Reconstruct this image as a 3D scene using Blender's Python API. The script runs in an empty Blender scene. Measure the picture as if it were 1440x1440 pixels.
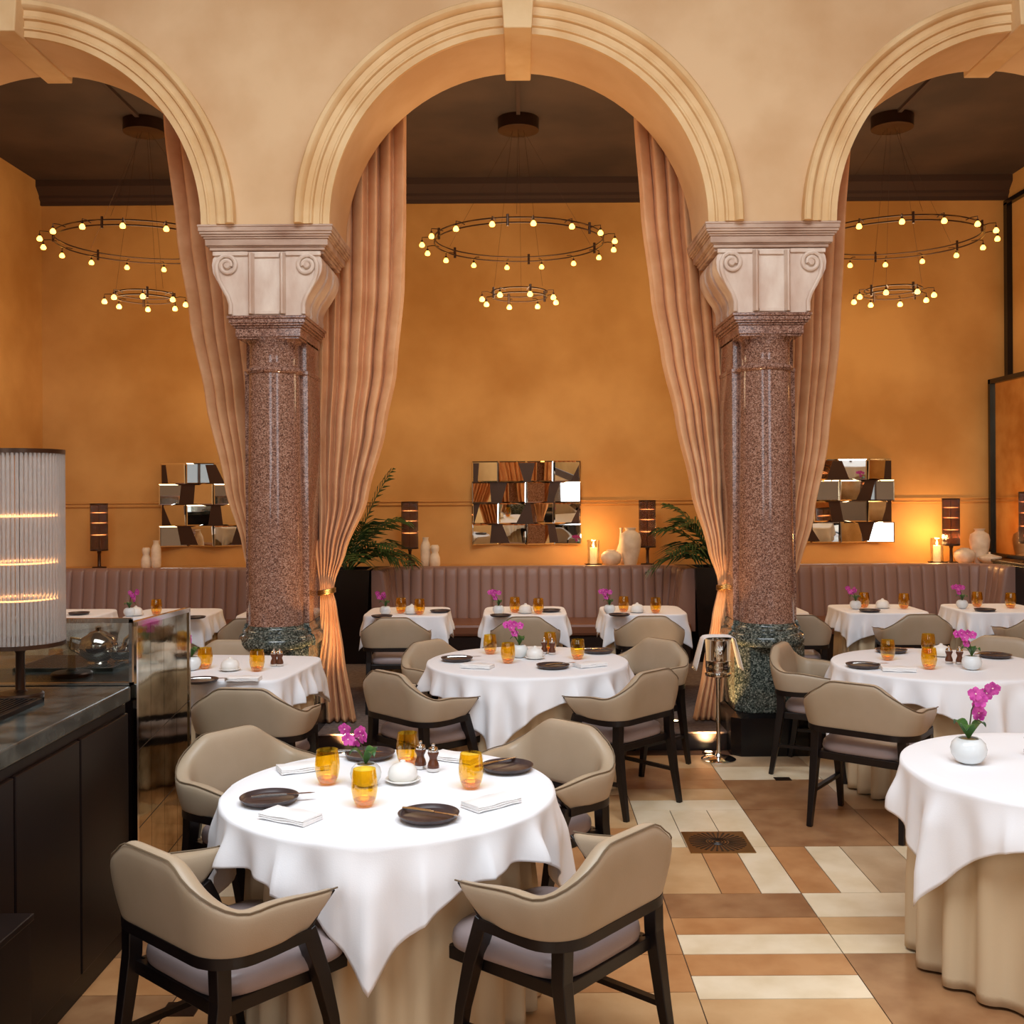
import bpy, math, random
from mathutils import Vector, Matrix
random.seed(7)
PI = math.pi
SC = bpy.context.scene
COL = SC.collection

# ---------------- camera, world, large lights, exposure ----------------
FPX, VX, VY, HC = 1500.0, 732.0, 690.0, 1.83
cam = bpy.data.cameras.new('camera'); camo = bpy.data.objects.new('camera', cam); COL.objects.link(camo)
cam.sensor_width = 36.0; cam.lens = FPX/1440*36
cam.shift_x = -(VX-720)/1440; cam.shift_y = (VY-720)/1440
cam.clip_start = .05
camo.location = (0, 0, HC); camo.rotation_mode = 'QUATERNION'
camo.rotation_quaternion = (Matrix.Rotation(PI/2, 4, 'X') @ Matrix.Rotation(math.radians(-.35), 4, 'Z')).to_quaternion()
SC.camera = camo
SC.view_settings.view_transform = 'Standard'; SC.view_settings.look = 'None'
SC.view_settings.gamma = 1; SC.view_settings.use_curve_mapping = False
SC.view_settings.exposure = 0.0
w = bpy.data.worlds.new('world'); SC.world = w; w.use_nodes = True
w.node_tree.nodes['Background'].inputs[0].default_value = (.75, .85, 1, 1)
w.node_tree.nodes['Background'].inputs[1].default_value = .6
SC.cycles.use_denoising = True
SC.cycles.sample_clamp_indirect = 4
SC.cycles.max_bounces = 10; SC.cycles.transparent_max_bounces = 16

def area(name, loc, target, sx, sy, power, color):
    l = bpy.data.lights.new(name, 'AREA'); l.shape = 'RECTANGLE'; l.size = sx; l.size_y = sy
    l.energy = power; l.color = color
    o = bpy.data.objects.new(name, l); COL.objects.link(o); o.location = loc
    o.rotation_mode = 'QUATERNION'
    o.rotation_quaternion = (Vector(target)-Vector(loc)).to_track_quat('-Z', 'Y')
    return o
# daylight through the tall windows in the wall behind the photographer
area('window_light', (-2.9, -3.28, 3.3), (-2.2, 4, 1.6), 2.0, 3.6, 85, (.84, .92, 1))
area('window_light', (2.9, -3.28, 3.3), (2.4, 4, 1.6), 2.0, 3.6, 85, (.84, .92, 1))
# daylight through the glazed roof of the hall
area('skylight', (0, 2.2, 6.9), (0, 3.0, 0), 6.5, 4.5, 860, (.86, .93, 1))

# ---------------- helpers ----------------
def at(px, py, z):            # a point on the level z, read off the photograph
    Y = FPX*(HC-z)/(py-VY)
    return ((px-VX)*Y/FPX, Y)

class MB:
    def __init__(s): s.v = []; s.f = []; s.m = []
    def add(s, vs, fs, mi=0):
        n = len(s.v); s.v += [tuple(q) for q in vs]; s.f += [tuple(n+i for i in f) for f in fs]; s.m += [mi]*len(fs); return s
    def box(s, x0, x1, y0, y1, z0, z1, mi=0):
        return s.add([(x0,y0,z0),(x1,y0,z0),(x1,y1,z0),(x0,y1,z0),(x0,y0,z1),(x1,y0,z1),(x1,y1,z1),(x0,y1,z1)],
                     [(0,3,2,1),(4,5,6,7),(0,1,5,4),(1,2,6,5),(2,3,7,6),(3,0,4,7)], mi)
    def rings(s, rings, mi=0, close=True, cap=True, loop=False):
        n = len(rings[0]); vs = [p for r in rings for p in r]; fs = []
        m = len(rings)
        for i in range(m if loop else m-1):
            a = i*n; b = ((i+1) % m)*n
            for k in range(n if close else n-1):
                k2 = (k+1) % n
                fs.append((a+k, a+k2, b+k2, b+k))
        if cap and close and not loop:
            fs.append(tuple(range(n-1, -1, -1))); fs.append(tuple((m-1)*n+k for k in range(n)))
        return s.add(vs, fs, mi)
    def lathe(s, prof, n=24, cx=0, cy=0, mi=0, cap=False):
        return s.rings([[(cx+r*math.cos(2*PI*k/n), cy+r*math.sin(2*PI*k/n), z) for k in range(n)] for r, z in prof], mi, cap=cap)
    def tube(s, pts, r, n=8, mi=0, loop=False, sq=None):
        pts = [Vector(p) for p in pts]; rs = r if isinstance(r, (list, tuple)) else [r]*len(pts)
        rings = []; up = None
        for i, p in enumerate(pts):
            if loop: d = pts[(i+1) % len(pts)]-pts[i-1]
            else: d = pts[min(i+1, len(pts)-1)]-pts[max(i-1, 0)]
            d = d.normalized() if d.length > 1e-9 else Vector((0,0,1))
            if up is None:
                up = Vector((0,0,1)) if abs(d.z) < .9 else Vector((0,1,0))
            a = d.cross(up); a = a.normalized() if a.length > 1e-6 else Vector((1,0,0))
            b = a.cross(d).normalized()
            if abs(d.z) < .98: up = b
            if sq:
                hx, hy = (rs[i], rs[i]*sq)
                rings.append([p+a*(hx*u)+b*(hy*v) for u, v in ((-1,-1),(1,-1),(1,1),(-1,1))])
            else:
                rings.append([p+(a*math.cos(2*PI*k/n)+b*math.sin(2*PI*k/n))*rs[i] for k in range(n)])
        return s.rings(rings, mi, loop=loop)
    def build(s, name, mats, parent=None, smooth=True, bevel=0, sub=0, solid=0, angle=40):
        me = bpy.data.meshes.new(name); me.from_pydata(s.v, [], s.f); me.validate()
        for m in (mats if isinstance(mats, (list, tuple)) else [mats]): me.materials.append(m)
        if len(s.m) == len(me.polygons): me.polygons.foreach_set('material_index', s.m)
        import bmesh
        bm = bmesh.new(); bm.from_mesh(me); bmesh.ops.recalc_face_normals(bm, faces=bm.faces[:]); bm.to_mesh(me); bm.free()
        if smooth:
            me.polygons.foreach_set('use_smooth', [True]*len(me.polygons))
            try: me.set_sharp_from_angle(angle=math.radians(angle))
            except Exception: pass
        o = bpy.data.objects.new(name, me); COL.objects.link(o)
        if parent is not None: o.parent = parent
        if bevel:
            b = o.modifiers.new('bevel', 'BEVEL'); b.width = bevel; b.segments = 2; b.limit_method = 'ANGLE'
        if solid:
            b = o.modifiers.new('solid', 'SOLIDIFY'); b.thickness = solid; b.offset = -1
        if sub:
            b = o.modifiers.new('sub', 'SUBSURF'); b.levels = sub; b.render_levels = sub
        return o

def box(name, x0, x1, y0, y1, z0, z1, m, parent=None, bevel=0):
    return MB().box(x0, x1, y0, y1, z0, z1).build(name, m, parent, smooth=False, bevel=bevel)
def tag(o, label=None, cat=None, group=None, kind=None):
    if label: o['label'] = label
    if cat: o['category'] = cat
    if group: o['group'] = group
    if kind: o['kind'] = kind
    return o
def struct(o): o['kind'] = 'structure'; return o
def empty(name, loc=(0,0,0), rz=0, label=None, cat=None, group=None):
    o = bpy.data.objects.new(name, None); COL.objects.link(o); o.location = loc; o.rotation_euler = (0,0,rz)
    o.empty_display_size = .1
    return tag(o, label, cat, group)
KIDS = {}
def kids(o): return [c for c in bpy.data.objects if c.parent == o]
def copy_tree(o, parent=None, cache=None):
    c = o.copy(); COL.objects.link(c)
    if parent is not None: c.parent = parent
    if o.name not in KIDS: KIDS[o.name] = kids(o)
    for ch in KIDS[o.name]: copy_tree(ch, c)
    return c
PROTO = {}
def inst(key, make, loc, rz, label, cat, group=None, scale=None):
    if key not in PROTO: PROTO[key] = o = make()
    else: o = copy_tree(PROTO[key])
    o.location = loc; o.rotation_euler = (0, 0, rz)
    if scale: o.scale = scale if isinstance(scale, tuple) else (scale,)*3
    if group is None and 'group' in o: del o['group']
    return tag(o, label, cat, group)
def smooth01(t): t = max(0, min(1, t)); return t*t*(3-2*t)
def interp(tab, x):
    if x <= tab[0][0]: return tab[0][1]
    for (a, b), (c, d) in zip(tab, tab[1:]):
        if x <= c: return b+(d-b)*smooth01((x-a)/(c-a))*.5+(d-b)*((x-a)/(c-a))*.5
    return tab[-1][1]

# ---------------- materials ----------------
def s2l(c):
    return tuple(((x/255)/12.92 if x/255 <= .04045 else ((x/255+.055)/1.055)**2.4) for x in c)
def mat(name, c, rough=.5, metal=0, c2=None, scale=4, detail=4, bump=0, bscale=None, spec=.5, emit=None, es=0, coat=0, stretch=None, sheen=0, lo=.35, hi=.65, trans=0, ior=1.45):
    m = bpy.data.materials.new(name); m.use_nodes = True; nt = m.node_tree; b = nt.nodes['Principled BSDF']
    col = (*s2l(c), 1); b.inputs['Base Color'].default_value = col
    b.inputs['Roughness'].default_value = rough; b.inputs['Metallic'].default_value = metal
    b.inputs['Specular IOR Level'].default_value = spec; b.inputs['IOR'].default_value = ior
    b.inputs['Coat Weight'].default_value = coat; b.inputs['Sheen Weight'].default_value = sheen
    b.inputs['Transmission Weight'].default_value = trans
    tc = nt.nodes.new('ShaderNodeTexCoord'); mp = nt.nodes.new('ShaderNodeMapping'); nt.links.new(tc.outputs['Object'], mp.inputs[0])
    if stretch: mp.inputs['Scale'].default_value = stretch
    if c2:
        n = nt.nodes.new('ShaderNodeTexNoise'); n.inputs['Scale'].default_value = scale; n.inputs['Detail'].default_value = detail
        nt.links.new(mp.outputs[0], n.inputs['Vector'])
        r = nt.nodes.new('ShaderNodeValToRGB'); r.color_ramp.elements[0].position = lo; r.color_ramp.elements[1].position = hi
        r.color_ramp.elements[0].color = col; r.color_ramp.elements[1].color = (*s2l(c2), 1)
        nt.links.new(n.outputs[0], r.inputs[0]); nt.links.new(r.outputs[0], b.inputs['Base Color'])
    if bump:
        n2 = nt.nodes.new('ShaderNodeTexNoise'); n2.inputs['Scale'].default_value = bscale or scale; n2.inputs['Detail'].default_value = 5
        nt.links.new(mp.outputs[0], n2.inputs['Vector'])
        bp = nt.nodes.new('ShaderNodeBump'); bp.inputs['Strength'].default_value = bump; bp.inputs['Distance'].default_value = .01
        nt.links.new(n2.outputs[0], bp.inputs['Height']); nt.links.new(bp.outputs[0], b.inputs['Normal'])
    if emit: b.inputs['Emission Color'].default_value = (*emit, 1); b.inputs['Emission Strength'].default_value = es
    return m
def granite(name, cols, scale=90, rough=.12):
    m = mat(name, cols[0], rough); nt = m.node_tree; b = nt.nodes['Principled BSDF']
    tc = nt.nodes.new('ShaderNodeTexCoord'); v = nt.nodes.new('ShaderNodeTexVoronoi'); v.inputs['Scale'].default_value = scale
    n = nt.nodes.new('ShaderNodeTexNoise'); n.inputs['Scale'].default_value = scale*.8; n.inputs['Detail'].default_value = 3
    nt.links.new(tc.outputs['Object'], v.inputs['Vector']); nt.links.new(tc.outputs['Object'], n.inputs['Vector'])
    sep = nt.nodes.new('ShaderNodeSeparateColor'); nt.links.new(v.outputs['Color'], sep.inputs[0])
    mx = nt.nodes.new('ShaderNodeMath'); mx.operation = 'ADD'; nt.links.new(sep.outputs[0], mx.inputs[0])
    nm = nt.nodes.new('ShaderNodeMath'); nm.operation = 'SUBTRACT'; nm.inputs[1].default_value = .5; nt.links.new(n.outputs[0], nm.inputs[0])
    nt.links.new(nm.outputs[0], mx.inputs[1])
    r = nt.nodes.new('ShaderNodeValToRGB'); r.color_ramp.interpolation = 'LINEAR'
    while len(r.color_ramp.elements) < len(cols): r.color_ramp.elements.new(.5)
    for i, c in enumerate(cols):
        r.color_ramp.elements[i].position = i/(len(cols)-1); r.color_ramp.elements[i].color = (*s2l(c), 1)
    nt.links.new(mx.outputs[0], r.inputs[0]); nt.links.new(r.outputs[0], b.inputs['Base Color'])
    return m
def tinted_glass(name, tint, gloss=.12, rough=.02, gcol=(1,1,1)):
    m = bpy.data.materials.new(name); m.use_nodes = True; nt = m.node_tree; nt.nodes.remove(nt.nodes['Principled BSDF'])
    out = nt.nodes['Material Output']; t = nt.nodes.new('ShaderNodeBsdfTransparent'); t.inputs[0].default_value = (*tint, 1)
    g = nt.nodes.new('ShaderNodeBsdfGlossy'); g.inputs['Roughness'].default_value = rough; g.inputs[0].default_value = (*gcol, 1)
    fr = nt.nodes.new('ShaderNodeLayerWeight'); fr.inputs[0].default_value = .25
    ad = nt.nodes.new('ShaderNodeMath'); ad.operation = 'MULTIPLY_ADD'; ad.inputs[1].default_value = .5; ad.inputs[2].default_value = gloss; ad.use_clamp = True
    nt.links.new(fr.outputs['Facing'], ad.inputs[0])
    mx = nt.nodes.new('ShaderNodeMixShader'); nt.links.new(ad.outputs[0], mx.inputs[0])
    nt.links.new(t.outputs[0], mx.inputs[1]); nt.links.new(g.outputs[0], mx.inputs[2]); nt.links.new(mx.outputs[0], out.inputs[0])
    return m

M = {}
M['plaster'] = mat('peach_plaster', (226,190,146), .85, c2=(208,166,120), scale=1.3, detail=6, bump=.15, bscale=6)
M['moulding'] = mat('arch_moulding', (232,198,148), .75, c2=(216,174,120), scale=3, detail=6, stretch=(1,1,1))
M['ochre'] = mat('ochre_wall', (214,162,94), .8, c2=(184,130,64), scale=.9, detail=7, bump=.12, bscale=5)
M['ceiling'] = mat('dark_ceiling', (84,66,54), .8, c2=(64,50,42), scale=1.2)
M['hallceil'] = mat('hall_ceiling', (128,108,88), .9)
M['cornice'] = mat('cornice', (66,46,36), .7)
M['pink'] = granite('pink_granite', [(80,54,46),(128,90,74),(150,110,92),(182,146,128)], 150, .09)
M['grey'] = granite('grey_granite', [(26,32,30),(58,66,61),(86,93,86),(134,138,128)], 110, .12)
M['black'] = mat('black_plinth', (14,12,14), .25)
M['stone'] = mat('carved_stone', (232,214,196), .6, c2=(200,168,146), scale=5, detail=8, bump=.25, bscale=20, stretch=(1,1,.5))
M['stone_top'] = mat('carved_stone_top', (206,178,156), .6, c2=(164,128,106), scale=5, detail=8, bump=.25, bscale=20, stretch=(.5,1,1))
M['curtain'] = mat('curtain_velvet', (226,172,124), .7, c2=(212,154,104), scale=6, sheen=.08, bump=.05, bscale=60)
M['cloth'] = mat('white_linen', (240,240,242), .8, bump=.05, bscale=200)
M['skirt'] = mat('beige_skirt', (208,184,148), .8, bump=.06, bscale=180)
M['leather'] = mat('taupe_leather', (176,156,132), .42, bump=.06, bscale=250, c2=(166,146,120), scale=3)
M['piping'] = mat('taupe_seam', (112,94,72), .6)
M['seat'] = mat('mauve_leather', (158,142,140), .35, bump=.05, bscale=200, c2=(146,130,128), scale=4)
M['wood'] = mat('ebony_wood', (14,9,9), .35, c2=(22,14,13), scale=12, stretch=(1,1,.1))
M['banq'] = mat('mauve_banquette_leather', (140,108,96), .4, bump=.05, bscale=150)
M['banqseat'] = mat('brown_seat_leather', (120,78,56), .4)
M['grout'] = mat('grout', (74,52,38), .8)
M['t_cream'] = mat('cream_tile', (232,214,184), .3, c2=(216,194,158), scale=5, detail=6)
M['t_tan'] = mat('tan_tile', (206,168,122), .3, c2=(190,148,102), scale=5, detail=6)
M['t_brown'] = mat('brown_tile', (160,118,80), .32, c2=(138,94,60), scale=7, detail=8)
M['t_mid'] = mat('mid_tile', (190,138,90), .3, c2=(170,116,70), scale=6, detail=7)
M['t_beige'] = mat('beige_tile', (196,168,134), .3, c2=(178,148,114), scale=6, detail=7)
M['carpet'] = mat('grey_carpet', (120,104,96), .95, c2=(96,82,76), scale=30, bump=.3, bscale=200)
M['dark'] = mat('dark_riser', (34,22,18), .4)
M['brass'] = mat('brass', (150,112,62), .35, metal=.9)
M['bronze'] = mat('dark_bronze', (74,54,42), .35, metal=.8)
M['chrome'] = mat('chrome', (225,222,218), .08, metal=1)
M['mirror'] = mat('mirror_glass', (238,236,228), .015, metal=1)
M['amber'] = tinted_glass('amber_glass', (.99, .82, .27), .05)
M['amber_base'] = tinted_glass('amber_glass_base', (.92, .62, .12), .06)
M['clear'] = tinted_glass('clear_glass', (.95, .97, .95), .12)
M['guard'] = tinted_glass('guard_glass', (.72, .72, .66), .30)
M['plate'] = mat('dark_stoneware', (70,56,54), .35, c2=(54,42,42), scale=20)
M['steel'] = mat('cutlery_steel', (200,198,194), .2, metal=1)
M['ceramic'] = mat('white_ceramic', (236,234,228), .3)
M['potwhite'] = mat('white_glazed_pot', (226,230,230), .15)
M['vase'] = mat('cream_bisque_vase', (232,214,190), .55, c2=(214,192,164), scale=12)
M['millwood'] = mat('mill_wood', (92,50,30), .3)
M['petal'] = mat('orchid_petal', (228,96,186), .5, c2=(186,44,148), scale=60)
M['petal_c'] = mat('orchid_centre', (250,220,220), .5)
M['leaf'] = mat('orchid_leaf', (66,110,50), .4, c2=(46,84,38), scale=20)
M['stem'] = mat('orchid_stem', (70,66,40), .6)
M['moss'] = mat('moss', (150,130,90), .9, bump=.6, bscale=80)
M['palm'] = mat('palm_leaf', (38,62,30), .45, c2=(58,84,40), scale=6)
M['planter'] = mat('black_planter', (20,14,14), .3)
M['soil'] = mat('soil', (40,28,20), .9)
M['candle'] = mat('candle_wax', (250,226,180), .5, emit=(1,.55,.2), es=.6)
M['flame'] = mat('flame', (255,220,140), .5, emit=(1,.62,.22), es=60)
M['bulb'] = mat('bulb', (255,220,140), .5, emit=(1,.44,.06), es=8)
M['glow'] = mat('glow_tube', (255,190,110), .5, emit=(1,.42,.14), es=6)
M['uplight'] = mat('uplight_lens', (255,230,170), .5, emit=(1,.7,.35), es=12)
M['counterwood'] = mat('dark_counter_wood', (24,13,12), .38, c2=(15,8,8), spec=.25, scale=3, stretch=(1,1,.15), detail=8)
M['counterstone'] = mat('counter_stone', (74,78,74), .2, c2=(30,34,32), scale=9, detail=8)
M['tray'] = mat('drip_tray', (28,24,24), .4, metal=.3)
M['napwhite'] = mat('napkin_white', (240,238,236), .85)
M['rib'] = None
# ---------------- the room ----------------
XL, XR, YB, YF = -5.3, 5.42, 11.84, -3.5
YW0, YW1 = 7.30, 7.97         # arcade wall, front and back
ZS, RI = 3.655, 1.292         # springing and radius of the arches
PZ = .13; YS = 7.50           # platform
CEIL = 5.27
# tiled floor: 0.63 m squares laid in strips
fl = MB(); fl.box(XL, XR, YF, YB, -.12, -.004, 0)
names = ['grout', 't_cream', 't_tan', 't_brown', 't_mid', 't_beige']
G = .0022
def sq(ix, iy, spec):
    x0 = ix*.63; y0 = 4.20+iy*.63
    kind, parts = spec
    tot = sum(p[0] for p in parts); a = 0
    for wdt, mi in parts:
        b = a+wdt/tot
        if kind == 'v': r = (x0+a*.63+G, x0+b*.63-G, y0+G, y0+.63-G)
        else: r = (x0+G, x0+.63-G, y0+.63*(1-b)+G, y0+.63*(1-a)-G)
        if r[0] > XL and r[1] < XR and r[3] < YS+.02 and r[2] > YF: fl.box(*r, -.012, 0, mi)
        a = b
known = {(1,-1):('h',[(1,4),(1,1),(1.4,2)]), (2,-1):('h',[(1,3)]), (1,0):('h',[(1.6,3),(1,4),(1.1,1)]), (2,0):('h',[(1.5,1),(1,2),(1,1)]),
 (1,1):('v',[(1.5,2),(1,4),(1,1)]), (2,1):('v',[(1,4),(1,1),(1.5,5)]), (3,1):('h',[(1,1),(1,5)]), (1,2):('v',[(1,1),(1,1),(1,1)]), (2,2):('h',[(1,3)]), (3,2):('h',[(1,3)]),
 (1,3):('h',[(1,4),(1.2,2),(1,1)]), (2,3):('h',[(1,3)]), (1,4):('h',[(1.2,2),(1,4)]), (2,4):('h',[(1,5),(1,1)]), (3,4):('h',[(1,1)]), (3,3):('h',[(1,5)]),
 (0,-1):('h',[(1,4),(1,2)]), (0,0):('v',[(1,2),(1,4)]), (0,1):('v',[(1,4),(1,2)]), (0,2):('h',[(1,2),(1,4)]), (0,3):('h',[(1,1),(1,2)]), (0,4):('h',[(1,4),(1,2)]),
 (3,0):('v',[(1,5)]), (3,-1):('v',[(1,3),(1,1)]), (-2,-1):('h',[(1,4)]), (-1,-1):('h',[(1,4),(1,2)])}
for ix in range(-9, 9):
    for iy in range(-13, 6):
        sp = known.get((ix, iy))
        if not sp:
            k = random.choice('hhv'); n = random.choice([1, 1, 3, 3, 2])
            sp = (k, [(random.choice([1, 1.3, 1]), random.choice([2, 4, 4, 3, 1, 5])) for _ in range(n)])
        sq(ix, iy, sp)
struct(fl.build('floor', [M[n] for n in names], smooth=False))
# raised dining platform
pl = MB(); pl.box(XL, XR, YS, YB, 0, PZ-.012, 1); pl.box(XL, XR, YS-.015, YB, PZ-.012, PZ, 0)
struct(pl.build('floor_platform', [M['carpet'], M['dark']], smooth=False))

def arc(cx, r, a0=0, a1=PI, n=48): return [(cx+r*math.cos(a0+(a1-a0)*i/n), ZS+r*math.sin(a0+(a1-a0)*i/n)) for i in range(n+1)]
CX = (-3.46, 0, 3.46)
# arcade wall
bot = [(XL, ZS)]
for c in CX: bot += [(max(XL+.001, x), z) for x, z in reversed(arc(c, RI))]
bot += [(XR, ZS)]
ZT = 7.0
aw = MB()
n = len(bot)
vs = [(x, YW0, z) for x, z in bot]+[(x, YW0, ZT) for x, z in bot]+[(x, YW1, z) for x, z in bot]+[(x, YW1, ZT) for x, z in bot]
fs = []
for i in range(n-1):
    fs += [(i, i+1, n+i+1, n+i), (2*n+i+1, 2*n+i, 3*n+i, 3*n+i+1), (i, 2*n+i, 2*n+i+1, i+1)]
aw.add(vs, fs)
struct(aw.build('wall_arcade', M['plaster'], angle=30))
# arch mouldings and keystones
prof = [(1.292,0),(1.292,-.03),(1.335,-.03),(1.342,-.046),(1.352,-.046),(1.36,-.036),(1.40,-.038),(1.408,-.058),(1.42,-.062),(1.43,-.054),(1.465,-.056),(1.475,-.085),(1.49,-.096),(1.515,-.096),(1.527,-.08),(1.527,0)]
for i, c in enumerate(CX):
    b = MB(); N = 64; rg = []
    for k in range(N+1):
        a = PI*k/N; rg.append([(c+r*math.cos(a), YW0+y, ZS+r*math.sin(a)) for r, y in prof])
    b.rings(rg, close=True)
    struct(b.build('trim_%d' % (i+1), M['moulding'], angle=35))
    k = MB()
    z0, z1 = 4.925, 5.9; w0, w1 = .094, .155
    y0, y1 = 7.13, 8.06
    k.add([(c-w0,y0,z0),(c+w0,y0,z0),(c+w0,y1,z0),(c-w0,y1,z0),(c-w1,y0,z1),(c+w1,y0,z1),(c+w1,y1,z1),(c-w1,y1,z1)],
          [(0,3,2,1),(4,5,6,7),(0,1,5,4),(1,2,6,5),(2,3,7,6),(3,0,4,7)])
    struct(k.build('trim_%d' % (i+4), M['moulding'], smooth=False, bevel=.008))
# walls
struct(box('wall_back', XL-.2, XR+.2, YB, YB+.2, 0, 7, M['ochre']))
struct(box('wall_left', XL-.2, XL, YF-.2, YB, 0, 7, M['ochre']))
struct(box('wall_right', XR, XR+.2, YF-.2, YB, 0, 7, M['ochre']))
struct(box('ceiling', XL, XR, YW1, YB, CEIL, CEIL+.2, M['ceiling']))
struct(box('ceiling_hall', XL, XR, YF, YW1, 7, 7.2, M['hallceil']))
# rear wall with three tall windows, behind the photographer
rw = MB(); xs = [XL, -3.9, -1.9, -1.0, 1.0, 1.9, 3.9, XR]
for i in range(len(xs)-1):
    if i % 2 == 0: rw.box(xs[i], xs[i+1], YF-.2, YF, 0, 7)
    else:
        rw.box(xs[i], xs[i+1], YF-.2, YF, 0, 1.5); rw.box(xs[i], xs[i+1], YF-.2, YF, 5.1, 7)
struct(rw.build('wall_rear', M['hallceil'], smooth=False))
for i, (a, b) in enumerate(((-3.9,-1.9),(-1,1),(1.9,3.9))):
    f = MB()
    for x in (a+.03, (a+b)/2, b-.03): f.box(x-.03, x+.03, YF-.12, YF-.06, 1.5, 5.1)
    for z in (1.53, 2.7, 3.9, 5.07): f.box(a, b, YF-.12, YF-.06, z-.03, z+.03)
    wf = struct(f.build('window_%d' % (i+1), M['bronze'], smooth=False))
    box('pane', a+.02, b-.02, YF-.095, YF-.085, 1.52, 5.08, M['clear'], wf)
# cornice, dado rail, ledge
cn = MB(); cn.rings([[(x, YB-d, z) for d, z in ((0,5.02),(.03,5.02),(.03,5.06),(.06,5.09),(.06,5.12),(.14,5.2),(.14,5.27),(0,5.27))] for x in (XL, XR)])
struct(cn.build('trim_7', M['cornice'], smooth=False))
dr = MB(); dr.rings([[(x, YB-d, z) for d, z in ((0,1.665),(.012,1.668),(.02,1.68),(.008,1.69),(.008,1.705),(.024,1.712),(.024,1.722),(0,1.73))] for x in (XL, XR)])
struct(dr.build('trim_8', M['ochre'], smooth=False))
LEDGE = 1.02
for i, (a, b) in enumerate(((XL, -1.98), (-1.42, 1.66), (2.22, XR))):
    struct(box('trim_%d' % (9+i), a, b, 11.1, YB, PZ, LEDGE, M['ochre'], bevel=.006))
for i, (a, b) in enumerate(((-1.98, -1.42), (1.66, 2.22))):
    struct(box('trim_%d' % (12+i), a, b, 11.35, YB, PZ, 1.0, M['cornice']))
# thin trunking along the ceiling from the arcade to each chandelier
for i, c in enumerate(CX):
    struct(box('trim_%d' % (14+i), c-.018, c+.018, YW1, 9.75, CEIL-.03, CEIL, M['cornice']))
# black frame in the right corner above the tall mirror
fr = MB(); fr.box(5.36, 5.42, 11.72, 11.80, 3.02, 4.97); fr.box(5.36, 5.42, 8.1, 11.80, 4.95, 5.0)
struct(fr.build('trim_17', M['black'], smooth=False))

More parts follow.
